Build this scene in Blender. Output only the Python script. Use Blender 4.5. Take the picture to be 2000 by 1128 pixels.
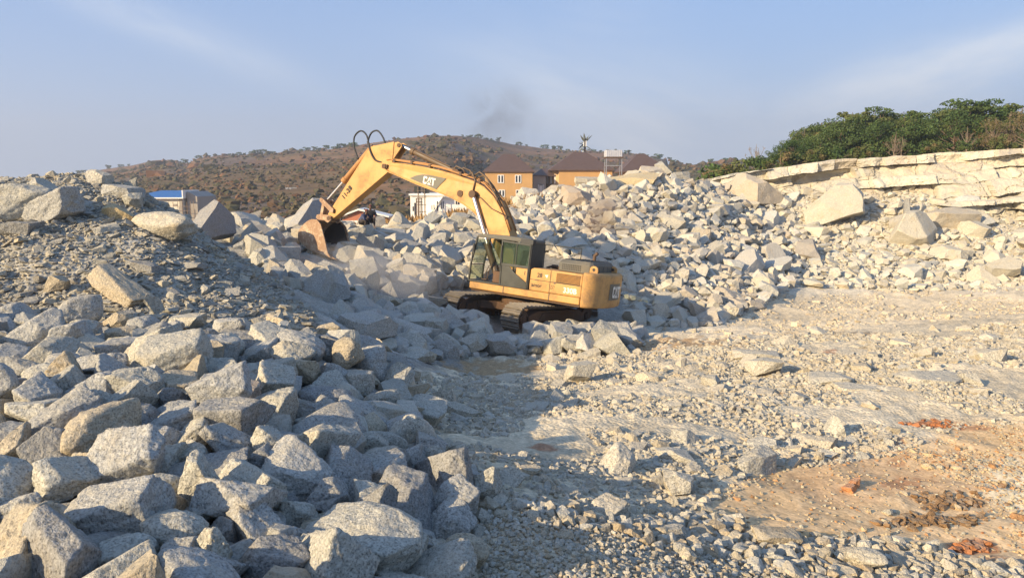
import bpy, bmesh, math, random
import numpy as np
from mathutils import Vector, Matrix
for o in list(bpy.data.objects): bpy.data.objects.remove(o)
S = bpy.context.scene; COL = S.collection
R = math.radians
# ------------------------------------------------------------------ camera, sky, sun, exposure
F, CX, CY, HOR, EYE = 1450.0, 1000.0, 564.0, 355.0, 4.9      # photo pixels
PITCH = math.atan((CY - HOR) / F)
cam = bpy.data.objects.new('camera', bpy.data.cameras.new('camera')); COL.objects.link(cam)
cam.data.sensor_width = 36; cam.data.lens = F / 2000 * 36
cam.data.clip_start = 0.1; cam.data.clip_end = 8000
cam.location = (0, 0, EYE); cam.rotation_euler = (math.pi / 2 - PITCH, 0, 0)
S.camera = cam
SUN_AZ = math.atan2(-0.585, -0.81)       # plan direction towards the sun: left of and behind the camera
SUN_EL = R(21)
sun = bpy.data.objects.new('sun', bpy.data.lights.new('sun', 'SUN')); COL.objects.link(sun)
sun.data.energy = 5.0; sun.data.angle = R(0.6); sun.data.color = (1.0, 0.80, 0.52)
sdir = Vector((math.cos(SUN_AZ) * math.cos(SUN_EL), math.sin(SUN_AZ) * math.cos(SUN_EL), math.sin(SUN_EL)))
sun.rotation_euler = sdir.to_track_quat('Z', 'Y').to_euler(); sun.location = sdir * 60
S.view_settings.view_transform = 'Standard'; S.view_settings.look = 'None'
S.view_settings.exposure = 0.72; S.view_settings.gamma = 1
S.render.engine = 'CYCLES'
S.cycles.volume_bounces = 0; S.cycles.max_bounces = 6; S.cycles.transparent_max_bounces = 12
S.cycles.volume_step_rate = 2.0; S.cycles.volume_max_steps = 128

class Nodes:
    def __init__(s, tree): s.t = tree; s.n = tree.nodes; s.n.clear()
    def add(s, typ, props=None, **ins):
        n = s.n.new('ShaderNode' + typ)
        for k, v in (props or {}).items(): setattr(n, k, v)
        for k, v in ins.items():
            k = k.replace('_', ' ')
            if k.startswith('i') and k[1:].isdigit(): k = int(k[1:])
            s.put(n.inputs[k], v)
        return n
    def put(s, sock, v):
        if isinstance(v, bpy.types.NodeSocket): s.t.links.new(v, sock)
        elif isinstance(v, bpy.types.Node): s.t.links.new(v.outputs[0], sock)
        else:
            if isinstance(v, (tuple, list)) and len(v) == 3 and sock.type == 'RGBA': v = (*v, 1)
            sock.default_value = v
    def math(s, op, a, b=0.0, c=None, clamp=False):
        n = s.n.new('ShaderNodeMath'); n.operation = op; n.use_clamp = clamp
        s.put(n.inputs[0], a); s.put(n.inputs[1], b)
        if c is not None: s.put(n.inputs[2], c)
        return n.outputs[0]
    def mix(s, f, a, b, mode='MIX'):
        n = s.n.new('ShaderNodeMix'); n.data_type = 'RGBA'; n.blend_type = mode
        s.put(n.inputs[0], f); s.put(n.inputs[6], a); s.put(n.inputs[7], b)
        return n.outputs[2]
    def ramp(s, f, pts):
        n = s.n.new('ShaderNodeValToRGB'); s.put(n.inputs[0], f)
        e = n.color_ramp.elements
        while len(e) < len(pts): e.new(0.5)
        for el, (p, c) in zip(e, pts):
            el.position = p; el.color = (*c, 1) if isinstance(c, (tuple, list)) else (c, c, c, 1)
        return n.outputs[0]
    def rng(s, f, a, b, c=0.0, d=1.0, smooth=True):
        n = s.n.new('ShaderNodeMapRange'); n.interpolation_type = 'SMOOTHSTEP' if smooth else 'LINEAR'
        for i, v in enumerate((f, a, b, c, d)): s.put(n.inputs[i], v)
        return n.outputs[0]
    def noise(s, vec, scale, detail=3, rough=0.55, dist=0.0, out=0):
        n = s.add('TexNoise', Vector=vec, Scale=scale, Detail=detail, Roughness=rough, Distortion=dist)
        return n.outputs[out]

w = bpy.data.worlds.new('World'); S.world = w; w.use_nodes = True
N = Nodes(w.node_tree)
sky = N.add('TexSky', dict(sky_type='NISHITA', sun_disc=False, sun_elevation=SUN_EL,
            sun_rotation=math.pi / 2 - SUN_AZ, altitude=300, air_density=1.0, dust_density=2.6, ozone_density=1.6))
dirn = N.add('NewGeometry').outputs['Incoming']
# thin cirrus: masks in the sky's own directions (azimuth ratio u, height ratio w)
sx = N.add('SeparateXYZ', Vector=N.add('TexCoord').outputs['Generated'])
den = N.math('MAXIMUM', sx.outputs[1], 0.05)
cu = N.math('DIVIDE', sx.outputs[0], den); cw = N.math('DIVIDE', sx.outputs[2], den)
def streak(u0, w0, ang, wid, length, seed, fine):
    ca, sa = math.cos(ang), math.sin(ang)
    du = N.math('SUBTRACT', cu, u0); dw = N.math('SUBTRACT', cw, w0)
    a = N.math('ADD', N.math('MULTIPLY', du, ca), N.math('MULTIPLY', dw, sa))
    b = N.math('SUBTRACT', N.math('MULTIPLY', dw, ca), N.math('MULTIPLY', du, sa))
    v = N.add('CombineXYZ', X=N.math('MULTIPLY', a, 3.0), Y=N.math('MULTIPLY', b, 12.0), Z=seed)
    nz = N.noise(v, fine, 6, 0.62)
    bb = N.math('ADD', b, N.math('MULTIPLY', N.math('SUBTRACT', N.noise(v, 0.8, 2), 0.5), wid * 1.5))
    g1 = N.math('POWER', 2.718, N.math('MULTIPLY', N.math('POWER', N.math('DIVIDE', bb, wid), 2.0), -1.0))
    g2 = N.math('POWER', 2.718, N.math('MULTIPLY', N.math('POWER', N.math('DIVIDE', a, length), 2.0), -1.0))
    return N.math('MULTIPLY', N.math('MULTIPLY', g1, g2), N.rng(nz, 0.25, 0.75, 0.25, 1.0))
cl = N.math('MULTIPLY', streak(-0.43, 0.19, -0.36, 0.026, 0.17, 1.3, 1.6), 0.38)
for a in ((0.16, 0.085, -0.30, 0.07, 0.20, 4.1, 1.2, 0.7), (0.55, 0.135, 0.28, 0.045, 0.28, 7.7, 1.4, 0.8),
          (0.25, 0.05, 0.05, 0.06, 0.5, 9.2, 1.0, 0.5), (0.12, 0.20, -0.1, 0.04, 0.10, 2.2, 1.8, 0.14)):
    cl = N.math('MAXIMUM', cl, N.math('MULTIPLY', streak(*a[:-1]), a[-1]))
hz = N.math('POWER', 2.718, N.math('MULTIPLY', N.math('MAXIMUM', cw, 0.0), -6.5))       # dusty air paling the sky towards the horizon
skyc = N.mix(N.math('MULTIPLY', hz, 0.78), N.mix(0.55, sky.outputs[0], (1.9, 3.7, 7.6)), (4.4, 5.2, 6.3))
skyc = N.mix(cl, skyc, (7.0, 7.2, 7.4))
bg = N.add('Background', Color=skyc, Strength=0.088)
N.add('OutputWorld', Surface=bg)

# ------------------------------------------------------------------ projection helpers
cp, sp = math.cos(PITCH), math.sin(PITCH)
def ray(px, py):
    a = (px - CX) / F; b = (CY - py) / F
    return np.array([a, cp + b * sp, -sp + b * cp])
def at(px, py, Y):                       # world point on the sight line at forward distance Y
    d = ray(px, py); return np.array([0, 0, EYE]) + d * (Y / d[1])
def project(P):
    P = np.atleast_2d(P); x, y, z = P[:, 0], P[:, 1], P[:, 2] - EYE
    d = y * cp - z * sp; d = np.where(d < 0.05, 0.05, d); u = z * cp + y * sp
    return CX + F * x / d, CY - F * u / d, d

# ------------------------------------------------------------------ noise
def _h(ix, iy, iz, seed):
    n = (ix.astype(np.int64) * 374761393 + iy.astype(np.int64) * 668265263 + iz.astype(np.int64) * 2147483647 + seed * 974634599) & 0xffffffff
    n = ((n ^ (n >> 13)) * 1274126177) & 0xffffffff
    n = ((n ^ (n >> 16)) * 2246822519) & 0xffffffff
    return ((n ^ (n >> 15)) & 0xffffff) / float(0xffffff)
def vnoise(P, seed=0):
    P = np.asarray(P, float); f = np.floor(P); t = P - f; t = t * t * t * (t * (t * 6 - 15) + 10)
    i = f.astype(np.int64); r = 0
    for a in (0, 1):
        wa = t[:, 0] if a else 1 - t[:, 0]
        for b in (0, 1):
            wb = t[:, 1] if b else 1 - t[:, 1]
            for c in (0, 1):
                wc = t[:, 2] if c else 1 - t[:, 2]
                r = r + wa * wb * wc * _h(i[:, 0] + a, i[:, 1] + b, i[:, 2] + c, seed)
    return r * 2 - 1
def fbm(P, octv=4, seed=0, gain=0.5, lac=2.03):
    P = np.asarray(P, float); s = 0; a = 1.0; tot = 0
    for k in range(octv):
        s = s + a * vnoise(P + 17.3 * k, seed + k); tot += a; a *= gain; P = P * lac
    return s / tot
def xy3(x, y, s=1.0): return np.stack([x * s, y * s, np.zeros_like(x)], 1)

# ------------------------------------------------------------------ mesh helpers
def tag(o, label=None, cat=None, group=None, kind=None):
    if label: o['label'] = label
    if cat: o['category'] = cat
    if group: o['group'] = group
    if kind: o['kind'] = kind
    return o
def empty(name, loc=(0, 0, 0), rz=0.0):
    o = bpy.data.objects.new(name, None); COL.objects.link(o); o.location = loc; o.rotation_euler = (0, 0, rz)
    o.empty_display_size = 0.2; return o
def raw_mesh(name, V, Fc, mat, col=None, smooth=False):
    """V (n,3); Fc (m,k) equal-sized polygons"""
    V = np.asarray(V, np.float32); Fc = np.asarray(Fc, np.int32)
    me = bpy.data.meshes.new(name); n, m, k = len(V), len(Fc), Fc.shape[1]
    me.vertices.add(n); me.vertices.foreach_set('co', V.ravel())
    me.loops.add(m * k); me.loops.foreach_set('vertex_index', Fc.ravel())
    me.polygons.add(m); me.polygons.foreach_set('loop_start', np.arange(0, m * k, k, dtype=np.int32))
    me.polygons.foreach_set('loop_total', np.full(m, k, np.int32))
    me.polygons.foreach_set('use_smooth', np.full(m, smooth))
    me.update(calc_edges=True); me.validate()
    if col is not None:
        a = me.attributes.new('col', 'FLOAT_COLOR', 'POINT')
        c = np.ones((n, 4), np.float32); c[:, :np.shape(col)[1]] = col; a.data.foreach_set('color', c.ravel())
    if mat: me.materials.append(mat)
    return me
def raw_obj(name, V, Fc, mat, parent=None, col=None, smooth=False):
    o = bpy.data.objects.new(name, raw_mesh(name, V, Fc, mat, col, smooth)); COL.objects.link(o)
    if parent: o.parent = parent
    return o
class MB:
    def __init__(s): s.v = []; s.f = []
    def add(s, V, Fc):
        o = len(s.v); s.v += [tuple(map(float, v)) for v in V]; s.f += [tuple(o + i for i in f) for f in Fc]; return s
    def box(s, x0, x1, y0, y1, z0, z1, M=None):
        V = [(x, y, z) for z in (z0, z1) for y in (y0, y1) for x in (x0, x1)]
        if M is not None: V = [M @ Vector(v) for v in V]
        return s.add(V, [(0, 2, 3, 1), (4, 5, 7, 6), (0, 1, 5, 4), (2, 6, 7, 3), (0, 4, 6, 2), (1, 3, 7, 5)])
    def prism(s, poly, y0, y1, axes='xz', taper=None):
        """polygon in a plane, extruded along the third axis; taper(x, z) scales the half width"""
        n = len(poly); V = []
        for e in (y0, y1):
            for (a, b) in poly:
                k = taper(a, b) if taper else 1.0
                if axes == 'xz': V.append((a, e * k, b))
                elif axes == 'xy': V.append((a, b, e))
                else: V.append((e * k, a, b))
        Fc = [tuple(range(n)), tuple(range(2 * n - 1, n - 1, -1))]
        Fc += [(i, n + i, n + (i + 1) % n, (i + 1) % n) for i in range(n)]
        return s.add(V, Fc)
    def tube(s, pts, rad, n=8, cap=True):
        pts = [Vector(p) for p in pts]; o = len(s.v); k = len(pts)
        rads = rad if isinstance(rad, (list, tuple)) else [rad] * k
        up = None
        for i, p in enumerate(pts):
            d = (pts[min(i + 1, k - 1)] - pts[max(i - 1, 0)]).normalized()
            if up is None or abs(d.dot(up)) > 0.98: up = Vector((0, 0, 1)) if abs(d.z) < 0.9 else Vector((0, 1, 0))
            a = d.cross(up).normalized(); b = d.cross(a).normalized(); up = -b if False else a.cross(d)
            for j in range(n):
                t = 2 * math.pi * j / n
                s.v.append(tuple(p + (a * math.cos(t) + b * math.sin(t)) * rads[i]))
        for i in range(k - 1):
            for j in range(n):
                s.f.append((o + i * n + j, o + i * n + (j + 1) % n, o + (i + 1) * n + (j + 1) % n, o + (i + 1) * n + j))
        if cap:
            s.f.append(tuple(o + j for j in range(n))[::-1]); s.f.append(tuple(o + (k - 1) * n + j for j in range(n)))
        return s
    def bar(s, a, b, w_, h_):
        a = Vector(a); b = Vector(b); d = (b - a).normalized()
        u = d.cross(Vector((0, 0, 1)) if abs(d.z) < 0.95 else Vector((0, 1, 0))).normalized(); v = d.cross(u)
        V = [p + u * (w_ / 2 * i) + v * (h_ / 2 * j) for p in (a, b) for (i, j) in ((-1, -1), (1, -1), (1, 1), (-1, 1))]
        return s.add(V, [(3, 2, 1, 0), (4, 5, 6, 7), (0, 1, 5, 4), (1, 2, 6, 5), (2, 3, 7, 6), (3, 0, 4, 7)])
    def build(s, name, mat, parent=None, bevel=0, smooth=False, M=None, seg=2):
        me = bpy.data.meshes.new(name); me.from_pydata(s.v, [], s.f); me.materials.append(mat)
        bm = bmesh.new(); bm.from_mesh(me); bmesh.ops.recalc_face_normals(bm, faces=bm.faces)
        if M is not None: bm.transform(M)
        bm.to_mesh(me); bm.free(); me.update()
        if smooth:
            for p in me.polygons: p.use_smooth = True
        o = bpy.data.objects.new(name, me); COL.objects.link(o)
        if parent: o.parent = parent
        if bevel:
            m = o.modifiers.new('bevel', 'BEVEL'); m.width = bevel; m.segments = seg; m.limit_method = 'ANGLE'; m.angle_limit = R(35)
            m.harden_normals = False
        return o
def copy_tree(o, parent=None):
    c = o.copy(); COL.objects.link(c); c.parent = parent
    for ch in list(o.children): copy_tree(ch, c)
    return c

# ------------------------------------------------------------------ materials
def new_mat(name):
    m = bpy.data.materials.new(name); m.use_nodes = True
    return m, Nodes(m.node_tree)
def finish(n, bsdf): n.add('OutputMaterial', Surface=bsdf)
def paint(name, c, rough=0.55, dirt=(0.20, 0.13, 0.07), amount=0.35, metal=0.0, scale=1.6, spec=0.4, bump=0.1):
    m, n = new_mat(name)
    p = n.add('TexCoord').outputs['Object']
    a = n.noise(p, scale, 6, 0.65); b = n.noise(p, scale * 9, 4, 0.6)
    k = n.math('MULTIPLY', n.rng(n.math('ADD', a, n.math('MULTIPLY', n.math('SUBTRACT', b, 0.5), 0.45)), 0.42, 0.78), amount)
    st = n.add('Mapping', Vector=p, Scale=(6, 6, 0.7)); sk = n.rng(n.noise(st, 1.5, 4), 0.55, 0.8, 0, amount * 0.7)
    col = n.mix(k, c, dirt); col = n.mix(sk, col, [x * 1.2 for x in dirt])
    col = n.mix(1.0, col, n.ramp(n.noise(p, scale * 0.4, 3), [(0.3, 0.88), (0.7, 1.1)]), 'MULTIPLY')
    bp = n.add('Bump', Strength=bump, Distance=0.02, Height=b)
    finish(n, n.add('BsdfPrincipled', Base_Color=col, Roughness=n.rng(a, 0.3, 0.8, rough - 0.08, rough + 0.25), Metallic=metal,
                    Specular_IOR_Level=spec, Normal=bp))
    return m
def flat(name, c, rough=0.6, metal=0.0, var=0.12, scale=3.0):
    m, n = new_mat(name); p = n.add('TexCoord').outputs['Object']
    col = n.mix(1.0, c, n.ramp(n.noise(p, scale, 5), [(0.25, 1 - var), (0.75, 1 + var)]), 'MULTIPLY')
    finish(n, n.add('BsdfPrincipled', Base_Color=col, Roughness=rough, Metallic=metal)); return m
def rock_mat(name, attr, speck=1.0, fine=58):
    m, n = new_mat(name)
    p = n.add('NewGeometry').outputs['Position']
    tint = n.add('Attribute', dict(attribute_name='col')).outputs['Color'] if attr else n.add('ObjectInfo').outputs['Color']
    g = n.noise(p, fine, 3, 0.7); g2 = n.noise(p, fine * 0.45, 2, 0.6)
    sp_ = n.ramp(g, [(0.34, 1 - 0.62 * speck), (0.44, 1 - 0.12 * speck), (0.56, 1 + 0.10 * speck), (0.70, 1 + 0.35 * speck)])
    col = n.mix(1.0, tint, sp_, 'MULTIPLY')
    col = n.mix(1.0, col, n.ramp(g2, [(0.3, 1 - 0.22 * speck), (0.7, 1 + 0.18 * speck)]), 'MULTIPLY')
    big = n.noise(p, 1.9, 5, 0.6, 0.4)
    st = n.rng(big, 0.50, 0.72, 0, 0.55)
    warm = n.mix(1.0, tint, (1.0, 0.86, 0.66), 'MULTIPLY')
    warm = n.mix(1.0, warm, sp_, 'MULTIPLY')
    col = n.mix(st, col, warm)
    col = n.mix(n.rng(n.noise(p, 3.1, 4), 0.58, 0.8, 0, 0.35), col, n.mix(1.0, col, (0.62, 0.64, 0.66), 'MULTIPLY'))
    up = n.add('SeparateXYZ', Vector=n.add('NewGeometry').outputs['Normal']).outputs[2]     # stone dust lying on the upper faces
    dk = n.math('MULTIPLY', n.rng(up, 0.35, 0.95), n.rng(n.noise(p, 4.0, 5, 0.65), 0.40, 0.66, 0.0, 0.45))
    col = n.mix(dk, col, (0.48, 0.43, 0.33))
    h = n.math('ADD', n.math('MULTIPLY', n.noise(p, 9, 6, 0.65), 0.09), n.math('MULTIPLY', g, 0.012))
    bp = n.add('Bump', Strength=0.75, Distance=1.0, Height=h)
    finish(n, n.add('BsdfPrincipled', Base_Color=col, Roughness=0.9, Specular_IOR_Level=0.15, Normal=bp))
    return m
M = {}
M['rock'] = rock_mat('granite', False)
M['rubble'] = rock_mat('broken_rock', True, 0.6)
M['yellow'] = paint('yellow_paint', (0.545, 0.29, 0.08), 0.55, (0.24, 0.15, 0.08), 0.72)
M['yellow_dusty'] = paint('dusty_yellow_paint', (0.53, 0.29, 0.09), 0.65, (0.24, 0.15, 0.08), 0.85)
M['dark'] = paint('dark_grey_paint', (0.045, 0.046, 0.038), 0.6, (0.10, 0.085, 0.06), 0.45)
M['hoodpaint'] = paint('dusty_hood_paint', (0.115, 0.108, 0.088), 0.7, (0.22, 0.18, 0.12), 0.5)
M['black'] = flat('black_rubber', (0.018, 0.018, 0.018), 0.6)
M['rust'] = paint('rusty_steel', (0.105, 0.062, 0.035), 0.75, (0.19, 0.10, 0.05), 0.6)
M['trackm'] = paint('worn_track_steel', (0.155, 0.13, 0.10), 0.6, (0.27, 0.22, 0.15), 0.7, 0.0, 3.0)
M['bucketm'] = paint('worn_bucket_steel', (0.30, 0.17, 0.09), 0.65, (0.62, 0.50, 0.34), 1.0, 0.0, 2.6)
M['bucketin'] = paint('bucket_inside_steel', (0.05, 0.045, 0.04), 0.7, (0.12, 0.10, 0.08), 0.5)
M['chrome'] = flat('chrome_rod', (0.62, 0.60, 0.57), 0.38, 1.0, 0.05)
M['barrel'] = paint('oily_cylinder_paint', (0.11, 0.075, 0.045), 0.5, (0.22, 0.12, 0.05), 0.6)
M['barrel_y'] = paint('cylinder_yellow_paint', (0.42, 0.20, 0.06), 0.55, (0.22, 0.12, 0.05), 0.6)
M['white'] = flat('white_paint', (0.78, 0.77, 0.73), 0.6, 0, 0.06)
M['decal'] = flat('decal_dark_grey', (0.125, 0.115, 0.082), 0.6)
M['letter'] = flat('decal_cream_white', (0.75, 0.70, 0.60), 0.6)
M['ink'] = flat('stencil_black', (0.03, 0.025, 0.02), 0.7)
m, n = new_mat('cab_glass')
finish(n, n.add('MixShader', i0=0.20, i1=n.add('BsdfTransparent', Color=(0.80, 0.86, 0.80)), i2=n.add('BsdfPrincipled', Base_Color=(0.10, 0.14, 0.10), Roughness=0.12)))
M['glass'] = m
# ------------------------------------------------------------------ ground: one sheet through surveyed points (pixel, forward distance)
CP = [(0,1128,4.4),(400,1128,4.3),(640,1128,4.9),(0,900,6.2),(400,900,6.2),(690,900,7.0),(800,960,7.2),(760,860,8.4),(0,750,8.5),(400,750,8.5),(640,780,9.6),
 (0,640,11.5),(300,640,11.5),(520,650,12),(930,1060,6.0),(1100,1100,5.6),(1500,1100,6.5),(1200,950,8.0),(2000,1100,7.4),(2000,900,11),(1500,900,9.8),
 (1500,750,15.5),(2000,750,15.5),(1200,800,12),(1200,700,19.5),(1500,660,23),(2000,620,28),(1300,650,25),(1100,662,25),(1000,640,29),
 (1150,600,31),(900,720,18.5),(950,850,10.0),(890,900,7.4),(790,800,10.8),(830,745,13.5),(760,700,13.5),(650,700,10.5),(690,650,14.5),
 (620,620,16),(850,650,23),(980,660,23.5),(1100,668,24),(750,615,24.5),(190,346,18),(60,362,17),(0,370,16.5),(290,380,18.5),
 (400,465,18),(480,515,18),(560,572,17.5),(0,450,14.5),(200,450,15),(300,500,14.5),(100,560,12.8),(350,570,13.5),(500,600,14),
 (700,560,28),(850,570,30),(620,560,28.5),(605,535,31),(700,474,38),(900,482,40),(500,472,33),(450,492,30),(750,470,42),(900,456,44),
 (1000,424,46),(1250,620,31.5),(1400,605,33),(1500,585,36),(1200,560,33.5),(1100,500,36.5),(1300,500,38),(1100,435,46),(1300,430,47),
 (1100,374,50),(1200,359,52),(1290,350,54),(1370,376,53),(1500,500,46),(1700,520,45),(2000,540,42),(1500,425,54),(1700,445,52),
 (2000,455,50),(1450,374,57.5),(1700,376,56),(2000,388,53.5)]
CW = [tuple(at(*c)) for c in CP]
# off-frame and hidden anchors in metres (x, y, z)
CW += [(-3.2,3.0,2.5),(0.6,3.0,2.0),(2.4,3.2,1.6),(6,4,0.7),(-8,5,2.7),(-11,8,2.8),(-15,12,3.2),(-19,15,4.4),(-24,20,4.6),(-13,13,3.9),
 (14,8,0.7),(18,12,0.7),(24,17,0.6),(32,25,0.0),(42,36,-0.2),(46,45,2.0),
 (-14,27,2.0),(-9,25,1.9),(-20,30,2.2),(-32,32,2.5),(-12,34,2.2),(-26,44,2.0),(-14,48,1.8),(-9,54,1.7),(-3.7,54,2.6),(0,54,3.2),(3.5,54,3.5),
 (-40,62,0.2),(-20,62,0.2),(-8,63,0.6),(2,63,1.6),(9,62,3.6),(13,63,3.6),
 (18.5,62,5.0),(23,62,5.6),(30,61,6.3),(37,60,6.7),(46,59,7.0),(60,59,7.6),(18,72,4.4),(24,72,5.4),(32,72,6.2),(40,72,6.9),(60,72,7.6)]
CW = np.array(CW)
def _uv(x, y): return np.stack([2.2 * x / y, 1.6 * np.log(y)], 1)
_C = _uv(CW[:, 0], CW[:, 1])
def _k(r2): return 0.5 * r2 * np.log(r2 + 1e-9)
_D = ((_C[:, None] - _C[None]) ** 2).sum(2); _n = len(_C)
_A = np.zeros((_n + 3, _n + 3)); _A[:_n, :_n] = _k(_D) + np.eye(_n) * 0.004
_A[:_n, _n] = 1; _A[:_n, _n + 1:] = _C; _A[_n, :_n] = 1; _A[_n + 1:, :_n] = _C.T
_W = np.linalg.solve(_A, np.r_[CW[:, 2], 0, 0, 0])
def base_h(x, y):
    x = np.asarray(x, float); y = np.maximum(np.asarray(y, float), 2.6)
    q = _uv(x, np.minimum(y, 75)); out = np.empty(len(x))
    q[:, 0] = np.clip(q[:, 0], -2.9, 2.9)
    for i in range(0, len(x), 20000):
        d = ((q[i:i + 20000, None] - _C[None]) ** 2).sum(2)
        out[i:i + 20000] = _k(d) @ _W[:_n] + _W[_n] + q[i:i + 20000] @ _W[_n + 1:]
    far = -1.4 + 1.6 * np.exp(-((y - 62) / 18) ** 2)
    u = x / y                                                     # the wooded bench right of the quarry keeps its height further back
    rgt = np.clip((u - 0.24) / 0.10, 0, 1); rgt = rgt * rgt * (3 - 2 * rgt)
    far = far * (1 - rgt) + rgt * (4.0 + 3.6 * np.clip(u, 0.2, 0.75) + 0.012 * (y - 60)) * np.where(y > 125, np.exp(-((y - 125) / 40) ** 2), 1)
    t = np.clip((y - 60) / 14, 0, 1); t = t * t * (3 - 2 * t)
    return np.clip(out, -1.6, 9.5) * (1 - t) + far * t
def smooth01(t): t = np.clip(t, 0, 1); return t * t * (3 - 2 * t)

# --- zones of the quarry, outlined on the photo and projected to the ground
ZONES = {
 'bench': [(-600,634),(0,622),(180,640),(380,668),(560,668),(650,690),(760,705),(790,745),(805,830),(855,900),(925,955),(905,1010),(850,1080),(840,1700),(-900,1700)],
 'heap': [(-600,335),(200,330),(300,380),(440,462),(520,530),(612,612),(640,640),(650,690),(560,668),(380,668),(180,640),(0,622),(-600,634)],
 'mid': [(430,425),(560,425),(760,418),(1000,395),(1030,480),(920,560),(870,600),(700,612),(640,640),(612,612),(520,530),(440,462)],
 'front': [(640,640),(700,612),(870,590),(1000,640),(1160,632),(1235,640),(1238,690),(1120,692),(960,692),(790,705),(650,690)],
 'pile': [(1005,392),(1180,335),(1300,318),(1400,362),(1530,400),(1575,500),(1540,560),(1470,605),(1380,645),(1230,632),(1210,560),(1040,480)],
 'scree': [(1390,350),(2000,300),(2700,300),(2700,545),(2000,562),(1540,575),(1575,500),(1530,400)],
 'gravel': [(760,705),(790,745),(960,692),(1240,690),(1500,660),(2000,612),(2700,600),(2700,820),(1900,830),(1720,895),(1450,930),(1360,1000),(1220,1020),(925,955),(855,900),(805,830)],
 'pebble': [(840,1700),(850,1080),(905,1010),(925,955),(1220,1020),(1400,1000),(1500,1050),(1800,1060),(1900,1100),(2700,1110),(2700,1700)],
 'clay': [(1360,1000),(1450,930),(1720,895),(1900,830),(2700,820),(2700,1110),(1900,1100),(1800,1060),(1500,1050),(1400,1000)],
 'road': [(1240,690),(1235,640),(1380,645),(1470,605),(1540,560),(2000,562),(2700,545),(2700,600),(2000,612),(1500,660)],
}
def in_poly(px, py, poly):
    r = np.zeros(len(px), bool); n_ = len(poly)
    for i in range(n_):
        x1, y1 = poly[i]; x2, y2 = poly[(i + 1) % n_]
        c = ((y1 > py) != (y2 > py)) & (px < (x2 - x1) * (py - y1) / ((y2 - y1) or 1e-9) + x1)
        r ^= c
    return r
def zone_of(px, py):
    z = np.full(len(px), '', dtype='U8')
    for k, poly in ZONES.items():
        m_ = in_poly(px, py, poly) & (z == ''); z[m_] = k
    return z
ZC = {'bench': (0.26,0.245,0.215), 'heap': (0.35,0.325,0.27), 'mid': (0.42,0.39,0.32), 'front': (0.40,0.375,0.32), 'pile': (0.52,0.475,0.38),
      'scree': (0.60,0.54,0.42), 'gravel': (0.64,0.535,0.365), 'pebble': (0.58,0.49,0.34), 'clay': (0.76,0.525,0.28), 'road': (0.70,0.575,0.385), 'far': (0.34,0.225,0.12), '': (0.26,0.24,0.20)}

nu, nv = 620, 560
us = np.linspace(-1.3, 1.3, nu); vs = np.linspace(math.log(2.4), math.log(150), nv)
U, Vv = np.meshgrid(us, vs); Y = np.exp(Vv).ravel(); X = (U.ravel() * Y)
Z0 = base_h(X, Y)
gpx, gpy, gd = project(np.stack([X, Y, Z0], 1))
wob = fbm(xy3(X, Y, 0.9), 4, 5) * 60; wob2 = fbm(xy3(X, Y, 0.9), 4, 9) * 34
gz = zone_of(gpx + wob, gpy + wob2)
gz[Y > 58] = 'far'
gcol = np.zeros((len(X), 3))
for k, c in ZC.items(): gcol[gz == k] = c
# blur the zone colours over the grid so borders grade into each other
g3 = gcol.reshape(nv, nu, 3)
for _ in range(16):
    g3[1:-1, 1:-1] = (g3[1:-1, 1:-1] * 2 + g3[:-2, 1:-1] + g3[2:, 1:-1] + g3[1:-1, :-2] + g3[1:-1, 2:]) / 6
gcol = g3.reshape(-1, 3)
n1 = fbm(xy3(X, Y, 0.35), 4, 21); n2 = fbm(xy3(X, Y, 1.1), 4, 33); n3 = fbm(xy3(X, Y, 5.0), 3, 40)
gcol *= (1 + 0.22 * n1 + 0.16 * n2 + 0.18 * n3)[:, None]
def patch(px, py, rx, ry, c, k, seed):          # soil stains with a shape of their own (red laterite, brown earth)
    global gcol
    e = ((gpx - px) / rx) ** 2 + ((gpy - py) / ry) ** 2 + fbm(xy3(X, Y, 3.2), 5, seed) * 1.7
    m_ = (smooth01((1.1 - e) * 1.6) * k)[:, None]; gcol = gcol * (1 - m_) + np.array(c) * m_
RED, BRN, ORG = (0.42, 0.17, 0.075), (0.27, 0.165, 0.08), (0.52, 0.32, 0.17)
for a in ((1830,827,50,9,RED,.95,1),(1915,830,34,6,RED,.6,2),(1775,938,50,22,RED,.7,3),(1750,905,30,8,RED,.6,4),(1860,980,70,14,BRN,.85,5),
          (1825,1020,100,14,BRN,.95,6),(1900,1068,45,14,RED,.8,7),(1335,1100,40,14,RED,.7,8),(1700,920,200,60,ORG,.45,9),(1530,770,40,8,ORG,.8,10),
          (1455,805,26,6,RED,.7,11),(1065,872,30,7,RED,.7,12),(1620,690,18,5,RED,.8,13),(1760,865,22,8,RED,.6,14),(1395,792,26,4,RED,.6,15),
          (1300,672,180,13,(0.40,0.255,0.13),.85,16),(1150,1040,200,24,ORG,.5,17),(960,715,90,17,(0.40,0.27,0.14),.9,18),(1990,635,40,4,ORG,.7,19),
          (1640,655,90,7,(0.40,0.27,0.14),.7,20),(1940,1095,30,9,(0.42,0.2,0.09),.6,22),(1600,1050,70,16,(0.42,0.28,0.13),.6,23),(1990,950,90,55,(0.82,0.70,0.47),.8,24),(1960,905,50,20,(0.80,0.68,0.46),.7,25)):
    patch(*a)
heap_dark = smooth01((gz == 'heap') * 1.0) * 0.25
tex = np.where(gz == 'clay', 0.35, 1.0)
Zg = Z0 + (0.055 * n2 + 0.06 * n3 * tex) * np.clip(Y / 14, 0.35, 1.6) + 0.10 * n1 * np.clip(Y / 20, 0.2, 1)
Zg += np.where(gz == 'clay', 0.02 * np.sin((gpy * 0.09) + n1 * 8), 0)
Zg += np.where((gz == 'heap'), 0.12 * fbm(xy3(X, Y, 1.7), 5, 61), 0)
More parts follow.
